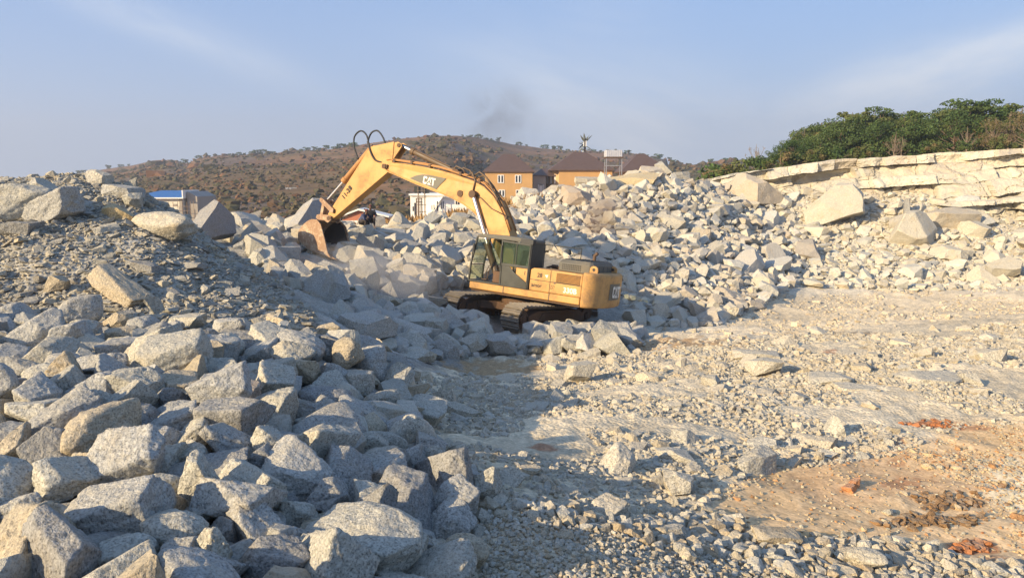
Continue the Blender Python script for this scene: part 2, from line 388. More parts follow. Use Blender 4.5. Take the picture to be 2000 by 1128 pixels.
Fq = np.arange(nu * nv).reshape(nv, nu)
quads = np.stack([Fq[:-1, :-1], Fq[:-1, 1:], Fq[1:, 1:], Fq[1:, :-1]], -1).reshape(-1, 4)
# apron of the same sheet behind the camera
na = 60; ax, ay = np.meshgrid(np.linspace(-45, 45, na), np.linspace(-40, 2.55, na)); ax = ax.ravel(); ay = ay.ravel()
edge = base_h(np.clip(ax, -3.1, 3.1), np.full(len(ax), 2.6)) - 0.03
az_ = edge * np.clip(1 + ay / 60, 0.3, 1) + 0.25 * fbm(xy3(ax, ay, 0.5), 3, 77) * np.clip(-ay / 4, 0, 1)
Fa = np.arange(na * na).reshape(na, na) + nu * nv
quads = np.r_[quads, np.stack([Fa[:-1, :-1], Fa[:-1, 1:], Fa[1:, 1:], Fa[1:, :-1]], -1).reshape(-1, 4)]
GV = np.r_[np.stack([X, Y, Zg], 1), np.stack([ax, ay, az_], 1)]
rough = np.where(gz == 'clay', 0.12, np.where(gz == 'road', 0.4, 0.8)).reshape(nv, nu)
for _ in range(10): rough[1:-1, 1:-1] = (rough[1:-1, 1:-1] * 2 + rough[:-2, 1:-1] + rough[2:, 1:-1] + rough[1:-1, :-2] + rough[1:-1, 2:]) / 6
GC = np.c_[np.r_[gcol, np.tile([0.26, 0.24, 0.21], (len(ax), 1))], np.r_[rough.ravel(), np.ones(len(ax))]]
m, n = new_mat('quarry_ground')
p = n.add('NewGeometry').outputs['Position']; at_ = n.add('Attribute', dict(attribute_name='col')); c = at_.outputs['Color']; rgh = at_.outputs['Alpha']
f1 = n.noise(p, 26, 6, 0.7); f2 = n.noise(p, 5, 6, 0.65)
vo = n.add('TexVoronoi', Vector=p, Scale=17, Randomness=1.0)
c2 = n.mix(1.0, c, n.ramp(f1, [(0.3, 0.72), (0.7, 1.24)]), 'MULTIPLY')
c2 = n.mix(1.0, c2, n.ramp(f2, [(0.3, 0.80), (0.7, 1.16)]), 'MULTIPLY')
c2 = n.mix(0.55, c2, n.mix(1.0, c2, n.ramp(vo.outputs['Color'], [(0.1, 0.7), (0.9, 1.25)]), 'MULTIPLY'))
hh = n.math('ADD', n.math('MULTIPLY', f1, 0.035), n.math('ADD', n.math('MULTIPLY', f2, 0.035), n.math('MULTIPLY', vo.outputs['Distance'], -0.05)))
finish(n, n.add('BsdfPrincipled', Base_Color=c2, Roughness=0.95, Specular_IOR_Level=0.1, Normal=n.add('Bump', Strength=0.5, Distance=1.0, Height=n.math('MULTIPLY', hh, rgh))))
M['ground'] = m
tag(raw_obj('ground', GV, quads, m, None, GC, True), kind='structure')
_U0, _DU, _V0, _DV = us[0], us[1] - us[0], vs[0], vs[1] - vs[0]
Zgrid = Zg.reshape(nv, nu)
def fast_h(x, y):                         # bilinear look-up in the sheet just built
    a = np.clip((x / y - _U0) / _DU, 0, nu - 1.001); b = np.clip((np.log(np.maximum(y, 2.41)) - _V0) / _DV, 0, nv - 1.001)
    i, j = a.astype(int), b.astype(int); f, g = a - i, b - j
    return (Zgrid[j, i] * (1 - f) + Zgrid[j, i + 1] * f) * (1 - g) + (Zgrid[j + 1, i] * (1 - f) + Zgrid[j + 1, i + 1] * f) * g
def ground_h(x, y): return base_h(np.atleast_1d(x), np.atleast_1d(y))
def hit(px, py):                          # where a sight line meets the ground
    d = ray(px, py); d = d / d[1]
    ys = np.exp(np.linspace(math.log(2.8), math.log(70), 1400)); P = np.array([0, 0, EYE]) + d[None] * ys[:, None]
    k = np.nonzero(P[:, 2] < base_h(P[:, 0], P[:, 1]))[0]
    return P[k[0]] if len(k) else P[-1]

# --- plain to the horizon and the far hills
m, n = new_mat('dry_hill')
p = n.add('NewGeometry').outputs['Position']; c = n.add('Attribute', dict(attribute_name='col')).outputs['Color']
c2 = n.mix(1.0, c, n.ramp(n.noise(p, 0.12, 6, 0.7), [(0.3, 0.62), (0.7, 1.3)]), 'MULTIPLY')
c2 = n.mix(n.rng(n.noise(p, 0.035, 5, 0.6), 0.52, 0.66, 0, 0.8), c2, (0.085, 0.08, 0.042))
c2 = n.mix(n.rng(n.noise(p, 0.3, 4, 0.7), 0.55, 0.72, 0, 0.6), c2, (0.075, 0.065, 0.04))
finish(n, n.add('BsdfPrincipled', Base_Color=c2, Roughness=0.95, Specular_IOR_Level=0.05))
M['hill'] = m
PR = 6000.0
raw = MB().add([(-PR, -PR, -3), (PR, -PR, -3), (PR, PR, -3), (-PR, PR, -3)], [(0, 1, 2, 3)])
m, n = new_mat('dry_plain'); finish(n, n.add('BsdfPrincipled', Base_Color=n.ramp(n.noise(n.add('NewGeometry').outputs['Position'], 0.02, 5), [(0.3, (0.12, 0.10, 0.06)), (0.7, (0.24, 0.17, 0.10))]), Roughness=0.95))
tag(raw.build('plain', m), kind='structure')
SKYL = [(-400,400),(-100,380),(60,362),(110,352),(150,341),(200,331),(260,322),(300,313),(335,312),(365,319),(385,309),(430,303),(500,301),(560,297),(640,292),(700,286),
        (760,277),(800,270),(840,266),(880,265),(920,267),(960,273),(1000,281),(1060,290),(1100,293),(1150,297),(1200,299),(1240,303),(1300,312),(1350,323),
        (1390,318),(1440,315),(1500,320),(1600,322),(1800,330),(2100,345),(2500,360)]
sk = np.array([[(a - CX) / (F * cp + (CY - b) * sp), math.tan(math.atan((CY - b) / F) - PITCH)] for a, b in SKYL])
def hill_z(x, y):
    u = x / y; e = np.interp(u, sk[:, 0], sk[:, 1])
    Yr = 560 + 60 * np.sin(u * 9) + 40 * np.sin(u * 23 + 1)
    Yr = np.where(u > 0.21, 420, Yr)
    zr = EYE + e * Yr
    y0_ = 118 + 60 * smooth01((u + 0.09) / 0.06)                   # the slope comes down close behind the sheds on the left
    s = (y - y0_) / (Yr - y0_)
    prof = np.where(s < 1, np.clip(s, 0, 1) ** 0.95, 1 - 0.8 * smooth01((s - 1) * 0.9))
    spur = fbm(xy3(x, y, 0.011), 4, 3) * 0.22 + np.abs(fbm(xy3(x, y, 0.03), 4, 8)) * 0.08
    k = np.clip(s, 0, 1) * np.clip(1.02 - s, 0, 1) * 4
    return -2.2 + (zr + 2.2) * prof * (1 + spur * k) + fbm(xy3(x, y, 0.06), 3, 12) * 0.5
hu, hv = 520, 240
us = np.linspace(-1.2, 1.2, hu); ys = np.exp(np.linspace(math.log(112), math.log(1500), hv))
U, Yh = np.meshgrid(us, ys); Yh = Yh.ravel(); Xh = U.ravel() * Yh
Zh = hill_z(Xh, Yh)
ha = fbm(xy3(Xh, Yh, 0.012), 5, 50); hb = fbm(xy3(Xh, Yh, 0.05), 4, 51)
hc = np.array([0.225, 0.128, 0.068])[None] * (1 + 0.3 * hb)[:, None]
gmask = smooth01((ha - 0.02 + 0.25 * np.clip(0.6 - (Zh + 2) / 60, -0.3, 0.6)) * 4)[:, None] * 0.5
hc = hc * (1 - gmask) + np.array([0.12, 0.105, 0.055])[None] * gmask
gry = smooth01((fbm(xy3(Xh, Yh, 0.02), 4, 70) - 0.12) * 5)[:, None] * 0.6
hc = hc * (1 - gry) + np.array([0.15, 0.125, 0.11])[None] * gry
rt = smooth01((Xh / Yh - 0.16) / 0.06)[:, None] * 0.7; hc = hc * (1 - rt) + np.array([0.085, 0.09, 0.042])[None] * rt
Fh = np.arange(hu * hv).reshape(hv, hu)
tag(raw_obj('hill', np.stack([Xh, Yh, Zh], 1), np.stack([Fh[:-1, :-1], Fh[:-1, 1:], Fh[1:, 1:], Fh[1:, :-1]], -1).reshape(-1, 4), M['hill'], None, hc, True), kind='structure')

# --- bedded rock face on the right
CE = [(1350,352,57),(1390,348,58),(1440,338,58.5),(1500,330,58.5),(1580,320,58),(1640,312,57.5),(1720,306,57),(1800,302,56),(1900,295,55),(2000,289,54),(2250,280,52),(2700,272,48)]
CEw = np.array([at(*c) for c in CE])
sl = np.r_[0, np.cumsum(np.linalg.norm(np.diff(CEw, axis=0), axis=1))]
nc, nr = 900, 150
t = np.linspace(0, sl[-1], nc); E_ = np.stack([np.interp(t, sl, CEw[:, i]) for i in range(3)], 1)
Hc = np.interp(t, [0, 2, 6, 12, 20, 30, sl[-1]], [0.5, 0.8, 1.6, 2.8, 4.0, 4.6, 5.0])
rows = np.linspace(-0.35, 1.0, nr)          # negative rows run back over the top
T2, V2 = np.meshgrid(t, rows); T2 = T2.ravel(); V2 = V2.ravel(); H2 = np.tile(Hc, nr); B2 = np.tile(E_, (nr, 1))
down = np.clip(V2, 0, 1) * H2
bed = down + 0.022 * T2 + 0.45 * fbm(xy3(T2, down * 0.5, 0.10), 3, 4) + 0.16 * fbm(xy3(T2, down, 0.9), 4, 6)
cumb = np.cumsum(np.random.default_rng(8).choice([0.22, 0.35, 0.5, 0.8, 1.0], 60)) - 3.0
lay = np.searchsorted(cumb, bed); lay = np.clip(lay, 1, 59); frac = (bed - cumb[lay - 1]) / (cumb[lay] - cumb[lay - 1])
def hsh(a, b, s): return _h(np.asarray(a), np.asarray(b), np.zeros_like(a), s)
blen = 1.1 + 3.8 * hsh(lay, lay * 0, 3)
blk = np.floor((T2 + 0.5 * fbm(xy3(T2, down, 0.7), 2, 2)) / blen + 9 * hsh(lay, lay * 0, 5)).astype(int)
out = V2.clip(0, 1) ** 1.25 * H2 * 0.75 + 1.5 * (hsh(lay, blk, 7) - 0.5) * np.clip(down * 1.6, 0.25, 1) + 0.5 * (hsh(lay, lay * 0, 11) - 0.5)
out -= 1.1 * (hsh(lay, blk // 2, 13) > 0.84) * np.clip(down, 0, 1)
e_b = (T2 + 0.5 * fbm(xy3(T2, down, 0.7), 2, 2)) / blen + 9 * hsh(lay, lay * 0, 5); e_b = np.abs(e_b - np.round(e_b)) * blen; out += 0.35 * (hsh(lay, blk, 41) - 0.5) * np.clip(e_b, 0, 2)
out -= 0.16 * (e_b < 0.045) * (hsh(lay, blk, 43) > 0.45) * np.clip(down * 3, 0, 1)
out += 0.30 * fbm(xy3(T2, bed * 1.8, 0.8), 5, 44) + 0.25 * smooth01((fbm(xy3(T2, bed * 0.6, 0.5), 3, 45) - 0.1) * 6) * np.clip(down, 0, 1)
out += 0.10 * fbm(np.stack([T2, down * 2, out], 1) * 1.3, 4, 15) - 0.10 * (frac < 0.10) * np.clip(down * 3, 0, 1)
out -= 0.10 * (np.abs(fbm(xy3(T2, bed * 2.2, 0.6), 3, 46)) < 0.016) * np.clip(down * 2, 0, 1)
nrm = np.array([-0.10, -0.995, 0])
P = B2 + nrm[None] * out[:, None]; P[:, 2] -= down
back = np.clip(-V2, 0, 1) / 0.35
P[:, 1] += back * 4.5; P[:, 2] += np.where(V2 < 0, -0.25 * back + 0.10 * fbm(xy3(P[:, 0], P[:, 1], 0.8), 3, 4), 0)
P[:, 2] += 0.10 * (hsh(np.floor(T2 / 2.2).astype(int), lay * 0, 4) - 0.5) * (V2 <= 0.02)
Fc = np.arange(nc * nr).reshape(nr, nc)
cc = np.array([0.55, 0.50, 0.39])[None] * (1 + 0.12 * fbm(xy3(T2, down * 3, 0.5), 3, 19) + 0.22 * (hsh(lay, blk, 23) - 0.5))[:, None]
pink = (hsh(lay, blk, 29) > 0.80)[:, None] * 0.55; cc = cc * (1 - pink) + np.array([0.43, 0.36, 0.275])[None] * pink
gy = (hsh(lay, blk, 31) > 0.82)[:, None] * 0.5; cc = cc * (1 - gy) + np.array([0.45, 0.43, 0.38])[None] * gy
tag(raw_obj('rock_cliff', P, np.stack([Fc[:-1, :-1], Fc[:-1, 1:], Fc[1:, 1:], Fc[1:, :-1]], -1).reshape(-1, 4)[:, ::-1], M['rubble'], None, cc, False), kind='structure')
# ------------------------------------------------------------------ excavator (local axes: X forward, Y left, Z up)
def text_mesh(txt, size, extr=0.003, bold=0.0, shear=0.0):
    cu_ = bpy.data.curves.new('lettering', 'FONT'); cu_.body = txt; cu_.size = size; cu_.extrude = extr; cu_.offset = bold; cu_.shear = shear
    cu_.align_x = 'CENTER'; cu_.align_y = 'CENTER'
    o = bpy.data.objects.new('lettering', cu_); COL.objects.link(o)
    dg = bpy.context.evaluated_depsgraph_get(); me = bpy.data.meshes.new_from_object(o.evaluated_get(dg))
    bpy.data.objects.remove(o); return me
def lettering(name, txt, size, Mx, mat, parent, bold=0.005, shear=0.0):
    me = text_mesh(txt, size, 0.003, bold, shear); me.transform(Mx); me.materials.clear(); me.materials.append(mat)
    o = bpy.data.objects.new(name, me); COL.objects.link(o); o.parent = parent; return o
def left_face(x, y, z, ang=0.0, flip=False):      # text plane facing +Y, reading towards -X
    return Matrix.Translation((x, y, z)) @ Matrix.Rotation(ang, 4, 'Y') @ Matrix(((-1, 0, 0, 0), (0, 0, 1, 0), (0, 1, 0, 0), (0, 0, 0, 1)))
def wordmark(mb, ox, w_, h_, put):
    """C, A, T in block capitals with a triangle under the A; put(u, v) places a point of the 3 x 1 strip"""
    def P(pts): return [put((ox + a * w_), b * h_) for a, b in pts]
    strips = [
      [(0.95,0.72),(0.95,0.86),(0.80,1.0),(0.20,1.0),(0.0,0.86),(0.0,0.14),(0.20,0.0),(0.80,0.0),(0.95,0.14),(0.95,0.30),(0.66,0.30),(0.66,0.22),(0.30,0.22),(0.30,0.78),(0.66,0.78),(0.66,0.72)],
      [(1.02,0.26),(1.38,1.0),(1.66,1.0),(2.02,0.26),(1.78,0.36),(1.66,0.52),(1.52,0.78),(1.38,0.52),(1.26,0.36)],
      [(1.02,0.0),(1.52,0.34),(2.02,0.0)],
      [(1.92,1.0),(2.98,1.0),(2.98,0.78),(2.62,0.78),(2.62,0.0),(2.30,0.0),(2.30,0.78),(1.92,0.78)]]
    return [P(s_) for s_ in strips]
def word_obj(name, org, ud, vd, nd, w_, h_, mat, parent):
    org, ud, vd, nd = (Vector(q) for q in (org, ud, vd, nd)); mb = MB()
    for poly in wordmark(None, 0, w_ / 3, h_, lambda a, b: (a, b)):
        V = [org + ud * a + vd * b for a, b in poly]; V2 = [v + nd * 0.006 for v in V]; n_ = len(V)
        mb.add(V + V2, [tuple(range(n_)), tuple(range(2 * n_ - 1, n_ - 1, -1))] + [(i, n_ + i, n_ + (i + 1) % n_, (i + 1) % n_) for i in range(n_)])
    return mb.build(name, mat, parent)

EX = empty('excavator'); EXS = 1.05
Rx = Matrix(((-0.86889, -0.48315, 0.10768), (0.49059, -0.86950, 0.05728), (0.06595, 0.10259, 0.99253)))
EXB = Vector((0.337, 29.01, -0.68))
EX.matrix_world = Matrix.Translation(EXB) @ Rx.to_4x4() @ Matrix.Scale(EXS, 4)
tag(EX, 'dusty yellow tracked excavator digging in the rock pile with its arm bent down', 'excavator')

# undercarriage, turned about the slew axis
UR = Matrix.Rotation(R(80.4), 4, 'Z')
def uc(mb, name, mat, parent, **k): return mb.build(name, mat, parent, M=UR, **k)
TL, TG, TW, rw = 5.1, 2.85, 0.76, 0.47
cxw = TL / 2 - rw - 0.03
def loop(s):                                     # point and tangent angle on the track loop, s in [0,1)
    a = 2 * cxw; c_ = math.pi * rw; tot = 2 * a + 2 * c_; q_ = s * tot
    zc = rw + 0.03
    if q_ < a: return (cxw - q_, zc + rw - 0.035 * math.sin(math.pi * q_ / a)), math.pi
    q_ -= a
    if q_ < c_: th = q_ / rw; return (-cxw - rw * math.sin(th), zc + rw * math.cos(th)), math.pi + th
    q_ -= c_
    if q_ < a: return (-cxw + q_, zc - rw), 0.0
    q_ -= a; th = q_ / rw; return (cxw + rw * math.sin(th), zc - rw * math.cos(th)), th
for side in (-1, 1):
    yc = side * TG / 2; mb = MB(); ns = 47
    for i in range(ns):
        (x, z), a = loop(i / ns); L_ = 0.105
        ca, sa = math.cos(a), math.sin(a)
        # outward normal is to the right of travel
        nx, nz = sa, -ca
        prof = [(-L_, -0.03), (-L_, 0.012), (-L_ + 0.02, 0.055), (-L_ + 0.045, 0.015), (0.0, 0.014), (0.02, 0.04), (0.045, 0.014), (L_ - 0.02, 0.012), (L_ - 0.012, -0.03)]
        mb.prism([(x + u * ca + v * nx, z + u * sa + v * nz) for u, v in prof], yc - TW / 2, yc + TW / 2)
        if i % 1 == 0:
            mb.prism([(x + u * ca + v * nx, z + u * sa + v * nz) for u, v in [(-L_, -0.12), (-L_, -0.03), (L_, -0.03), (L_, -0.12)]], yc - 0.12, yc + 0.12)
    tr = uc(mb, 'track', M['trackm'], EX)
    fr = MB(); zc = rw + 0.03
    fr.prism([(-1.75, 0.30), (1.70, 0.30), (1.78, 0.42), (1.78, 0.60), (1.2, 0.78), (-1.3, 0.78), (-1.75, 0.62)], yc - 0.25, yc + 0.25)
    fr.prism([(-1.2, 0.40), (1.2, 0.40), (1.0, 0.70), (-1.0, 0.70)], yc - 0.29, yc + 0.29)
    uc(fr, 'track_frame', M['rust'], tr, bevel=0.02)
    for nm, xx, rr in (('idler_wheel', cxw, rw - 0.10), ('sprocket', -cxw, rw - 0.10)):
        wm = MB()
        for k0, k1, r0 in ((-0.16, 0.16, rr * 0.93), (-0.07, 0.07, rr), (-0.24, 0.24, rr * 0.45), (-0.27, 0.27, rr * 0.25)):
            wm.tube([(xx, yc + k0, zc), (xx, yc + k1, zc)], r0, 28)
        if nm == 'sprocket':
            for k in range(13):
                th = 2 * math.pi * k / 13; c_, s_ = math.cos(th), math.sin(th)
                wm.prism([(xx + c_ * u - s_ * v, zc + s_ * u + c_ * v) for u, v in [(rr - 0.05, -0.07), (rr + 0.07, -0.03), (rr + 0.07, 0.03), (rr - 0.05, 0.07)]], yc - 0.05, yc + 0.05)
        uc(wm, nm, M['rust'], tr)
    for k in range(8):
        rx_ = -1.55 + k * 3.1 / 7
        uc(MB().tube([(rx_, yc - 0.22, 0.20), (rx_, yc + 0.22, 0.20)], 0.13, 14), 'track_roller', M['rust'], tr)
cf = MB()
cf.prism([(-0.75, -1.2), (0.75, -1.2), (1.25, -1.25), (1.25, -1.0), (0.8, -0.6), (0.8, 0.6), (1.25, 1.0), (1.25, 1.25), (-1.25, 1.25), (-1.25, 1.0), (-0.8, 0.6), (-0.8, -0.6), (-1.25, -1.0), (-1.25, -1.25), (-0.75, -1.2)][:-1], 0.50, 0.78, 'xy')
cf.tube([(0, 0, 0.76), (0, 0, 0.98)], 0.80, 40)
uc(cf, 'undercarriage_frame', M['rust'], EX, bevel=0.02)
tt = MB().tube([(0, 0, 0.97), (0, 0, 1.20)], 0.72, 48)
for k in range(44):
    th = 2 * math.pi * k / 44
    tt.box(0.70, 0.80, -0.028, 0.028, 1.02, 1.14, Matrix.Rotation(th, 4, 'Z'))
tt.build('turntable', M['rust'], EX)

# revolving frame and house
dk = MB()
dk.prism([(1.56, -1.48), (1.56, 1.42), (1.50, 1.48), (-2.93, 1.48), (-2.93, -1.48)], 1.20, 1.45, 'xy')
deck = dk.build('revolving_frame', M['yellow'], EX, bevel=0.035)
MB().prism([(1.50, -1.35), (1.50, 1.35), (-2.9, 1.35), (-2.9, -1.35)], 1.12, 1.199, 'xy').build('belly_plate', M['rust'], deck)
for x_ in (0.06, -1.78): MB().box(x_, x_ + 0.04, 1.481, 1.486, 1.21, 1.445).build('sill_seam', M['barrel'], deck)
hs = MB()
hs.prism([(-0.93, 1.455), (-0.93, 2.20), (-1.05, 2.26), (-2.94, 2.26), (-2.94, 1.455)], 0.45, 1.45)
body = hs.build('engine_housing', M['yellow_dusty'], EX, bevel=0.04, seg=3)
MB().prism([(0.95, 1.455), (0.95, 2.0), (0.85, 2.08), (-2.94, 2.20), (-2.94, 1.455)], -1.45, -0.50).build('right_side_housing', M['yellow_dusty'], EX, bevel=0.05, seg=3)
MB().box(-2.94, -0.95, -0.498, 0.448, 1.455, 2.22).build('engine_bay', M['hoodpaint'], EX, bevel=0.02)
sm = MB()
sm.box(-1.745, -1.725, 1.451, 1.456, 1.46, 2.24); sm.box(-2.93, -0.94, 1.451, 1.455, 1.84, 1.858)
sm.build('door_seam', M['ink'], body)
MB().box(-1.30, -1.15, 1.456, 1.462, 1.83, 1.865).build('door_latch', M['barrel'], body)
MB().box(-1.95, -1.88, 1.456, 1.462, 1.80, 1.87).build('door_latch', M['barrel'], body)
lv = MB().box(-2.86, -1.96, 1.4505, 1.453, 1.86, 2.20); lv_o = lv.build('air_louver', M['ink'], body)
ls = MB()
for k in range(8):
    z_ = 1.875 + k * 0.042
    ls.add([(-2.86, 1.4535, z_), (-1.96, 1.4535, z_), (-1.96, 1.480, z_ + 0.020), (-2.86, 1.480, z_ + 0.020), (-2.86, 1.4535, z_ + 0.030), (-1.96, 1.4535, z_ + 0.030)],
           [(0, 1, 2, 3), (3, 2, 5, 4), (0, 3, 4), (1, 5, 2)])
ls.build('louver_slat', M['yellow_dusty'], lv_o)
lettering('unit_number', '28', 0.20, left_face(-1.31, 1.452, 2.02), M['ink'], body)
lettering('owner_lettering', 'amor', 0.19, left_face(-1.22, 1.452, 1.66), M['ink'], body, 0.004)
lettering('size_number', '330B', 0.25, left_face(-2.52, 1.452, 1.63), M['letter'], body, 0.008)
b1 = MB()
for (x0, x1, z0, z1) in ((-1.92, -1.78, 1.72, 1.735), (-1.92, -1.78, 1.60, 1.615), (-1.795, -1.78, 1.60, 1.735), (-1.92, -1.905, 1.66, 1.735), (-1.88, -1.82, 1.65, 1.68)):
    b1.box(x0, x1, 1.451, 1.454, z0, z1)
b1.build('service_mark', M['ink'], body)
b2 = MB().prism([(-1.50, 2.06), (-1.64, 2.08), (-1.60, 1.96)], 1.451, 1.454); b2.build('triangle_mark', M['letter'], body)
# counterweight: rounded in plan
def cwpoly(o):
    pts = [(-2.965, -1.50 - o), (-2.965, 1.50 + o)]
    for k in range(0, 17):
        th = k / 16 * math.pi / 2; pts.append((-2.98 - 0.50 * math.sin(th), 0.72 + o + 0.78 * math.cos(th)) if True else 0)
    for k in range(1, 12): y_ = 0.72 - k * 1.44 / 12; pts.append((-3.48 - 0.11 * (1 - (y_ / 0.72) ** 2), y_))
    for k in range(16, -1, -1):
        th = k / 16 * math.pi / 2; pts.append((-2.98 - 0.50 * math.sin(th), -0.72 - o - 0.78 * math.cos(th)))
    return pts
cw_ = MB(); base_p = cwpoly(0)
layers = [(1.13, 0.90), (1.18, 0.97), (1.30, 1.0), (1.78, 1.0), (1.795, 0.992), (1.81, 1.0), (2.14, 1.0), (2.24, 0.985), (2.30, 0.93), (2.33, 0.82)]
V = []; npnt = len(base_p)
for z_, k in layers: V += [(-2.965 + (x + 2.965) * k, y * (1 - (1 - k) * 0.35), z_) for x, y in base_p]
Fq_ = [tuple(range(npnt))[::-1], tuple((len(layers) - 1) * npnt + i for i in range(npnt))]
for a in range(len(layers) - 1): Fq_ += [(a * npnt + i, a * npnt + (i + 1) % npnt, (a + 1) * npnt + (i + 1) % npnt, (a + 1) * npnt + i) for i in range(npnt)]
cw_.add(V, Fq_); cwo = cw_.build('counterweight', M['yellow_dusty'], EX, bevel=0.02)
for yy in (0.95, -0.85):
    le = MB(); pr = [(-3.27, 2.25), (-3.27, 2.42)] + [(-3.12 - 0.15 * math.cos(R(a)), 2.44 + 0.13 * math.sin(R(a))) for a in range(15, 180, 15)] + [(-2.97, 2.42), (-2.97, 2.25)]
    le.prism(pr, yy - 0.04, yy + 0.04); e_ = le.build('lifting_eye', M['yellow'], cwo, bevel=0.008)
    MB().tube([(-3.12, yy - 0.045, 2.44), (-3.12, yy + 0.045, 2.44)], 0.055, 18).build('eye_hole', M['ink'], e_)
pl_ = MB(); pp_ = []
for y_ in np.linspace(0.42, -0.70, 9): pp_.append(y_)
Vp = []
for y_ in pp_:
    x_ = -3.494 - 0.11 * (1 - (y_ / 0.72) ** 2)
    Vp += [(x_, y_, 1.42), (x_, y_, 1.99)]
pl_.add(Vp, [(2 * i, 2 * i + 1, 2 * i + 3, 2 * i + 2) for i in range(8)])
plate = pl_.build('emblem_plate', M['decal'], cwo)
word_obj('emblem_lettering', (-3.608, 0.22, 1.50), (0, -1, 0), (0, 0, 1), (-1, 0, 0), 0.70, 0.40, M['letter'], plate)
# engine hood
hd = MB(); A_ = [(-1.78, -1.12), (-1.78, 0.98), (-2.95, 0.98), (-3.06, 0.86), (-3.06, -1.0), (-2.95, -1.12)]
V = [(x, y, 2.265) for x, y in A_] + [(x, y, 2.55) for x, y in A_] + [(-2.42 + (x + 2.42) * 0.90, -0.07 + (y + 0.07) * 0.90, 2.68) for x, y in A_]
hd.add(V, [tuple(range(6))[::-1], tuple(range(12, 18))] + [(a * 6 + i, a * 6 + (i + 1) % 6, a * 6 + 6 + (i + 1) % 6, a * 6 + 6 + i) for a in (0, 1) for i in range(6)])
hood = hd.build('engine_hood', M['hoodpaint'], EX, bevel=0.03, seg=3)
gr = MB()
for i in range(11):
    for j in range(3): x_ = -1.93 - i * 0.068; gr.box(x_ - 0.022, x_ + 0.022, 0.9805, 0.986, 2.33 + j * 0.072, 2.375 + j * 0.072)
gr.build('vent_grille', M['ink'], hood)
rb = MB()
for i in range(6): rb.box(-1.95 - i * 0.19, -1.93 - i * 0.19, -0.95, 0.85, 2.681, 2.70)
for i in range(5): rb.box(-3.072, -3.061, 0.7 - i * 0.38, 0.72 - i * 0.38, 2.30, 2.54)
rb.build('hood_rib', M['hoodpaint'], hood)
MB().tube([(-2.35, -0.80, 2.66), (-2.35, -0.80, 2.86), (-2.46, -0.80, 2.98)], 0.065, 14).build('exhaust_pipe', M['rust'], EX)
MB().box(-1.15, -0.98, -0.3, -0.1, 2.22, 2.38).tube([(-1.2, 0.2, 2.26), (-1.5, 0.1, 2.34), (-1.68, -0.1, 2.28)], 0.05, 8).tube([(-1.0, 0.35, 2.25), (-1.25, 0.3, 2.36), (-1.5, 0.25, 2.30)], 0.045, 8).box(-1.62, -1.45, -0.32, -0.18, 2.22, 2.33).build('deck_hose', M['rust'], EX)
rl = MB().tube([(-0.85, -1.35, 3.05), (-1.55, -1.38, 3.05), (-1.55, -1.38, 2.15)], 0.022, 8).tube([(0.0, -1.38, 2.1), (0.0, -1.36, 3.05), (-0.85, -1.35, 3.05)], 0.022, 8)
rl.build('handrail', M['dark'], EX)

# cab
cb = MB(); y0, y1 = 0.48, 1.46
def post(a, b, t=0.045, w_=0.05):
    cb.bar(a, b, t, w_)
FT, FB = (1.40, 3.12), (1.60, 1.50)                # front pillar top, bottom (x, z)
for yy in (y0 + 0.03, y1 - 0.03):
    post((FB[0], yy, FB[1]), (FB[0] - 0.02, yy, 2.10), 0.06, 0.07); post((FB[0] - 0.02, yy, 2.09), (FT[0], yy, FT[1]), 0.06, 0.07)
    post((-0.86, yy, 1.46), (-0.86, yy, 3.16), 0.07, 0.08)
post((0.27, y1 - 0.03, 1.46), (0.33, y1 - 0.03, 3.14), 0.06, 0.07)
post((0.27, y0 + 0.03, 1.46), (0.33, y0 + 0.03, 3.14), 0.05, 0.06)
post((1.58, y0, 2.08), (1.58, y1, 2.08), 0.035, 0.035); post((1.61, y0, 1.50), (1.61, y1, 1.50), 0.05, 0.06)
cb.prism([(-0.9, 1.455), (-0.9, 1.52), (1.60, 1.52), (1.60, 1.455)], y0, y1)                 # floor
cb.prism([(-0.90, 1.52), (-0.90, 3.13), (-0.87, 3.13), (-0.87, 1.52)], y0 + 0.05, y1 - 0.05) # back wall
cb.prism([(-0.86, 1.52), (-0.86, 2.1), (0.27, 2.1), (0.27, 1.52)], y0, y0 + 0.03)            # right wall, low
cab = cb.build('cab', M['dark'], EX, bevel=0.012)
rf = MB().prism([(1.42, 3.10), (1.34, 3.20), (1.2, 3.245), (0.2, 3.265), (-0.80, 3.235), (-0.92, 3.20), (-0.92, 3.10)], y0 - 0.01, y1 + 0.015)
roof = rf.build('cab_roof', M['hoodpaint'], cab, bevel=0.03, seg=3)
MB().box(-0.935, -0.42, y1 - 0.2, y1 + 0.022, 3.04, 3.225).build('roof_rear_cover', M['black'], roof, bevel=0.015)
dr = MB(); yd = y1 + 0.005
for a, b, t_, w_ in (((0.24, 1.47), (0.30, 3.06), .05, .07), ((-0.84, 1.47), (-0.84, 3.02), .05, .07), ((0.27, 1.49), (-0.86, 1.49), .05, .06), ((0.32, 3.06), (-0.86, 3.02), .05, .06),
                     ((0.26, 2.24), (-0.84, 2.24), .05, .09), ((-0.30, 2.28), (-0.30, 3.03), .03, .03)):
    dr.bar((a[0], yd, a[1]), (b[0], yd, b[1]), t_, w_)
door = dr.build('cab_door', M['dark'], cab, bevel=0.01)
MB().prism([(0.23, 1.52), (0.25, 2.20), (-0.05, 2.20), (-0.32, 1.98), (-0.80, 1.70), (-0.80, 1.52)], yd - 0.012, yd + 0.012).build('door_panel', M['dark'], door)
MB().prism([(0.25, 2.285), (0.285, 3.03), (-0.285, 3.01), (-0.285, 2.285)], yd - 0.004, yd + 0.004).build('door_window', M['glass'], door)
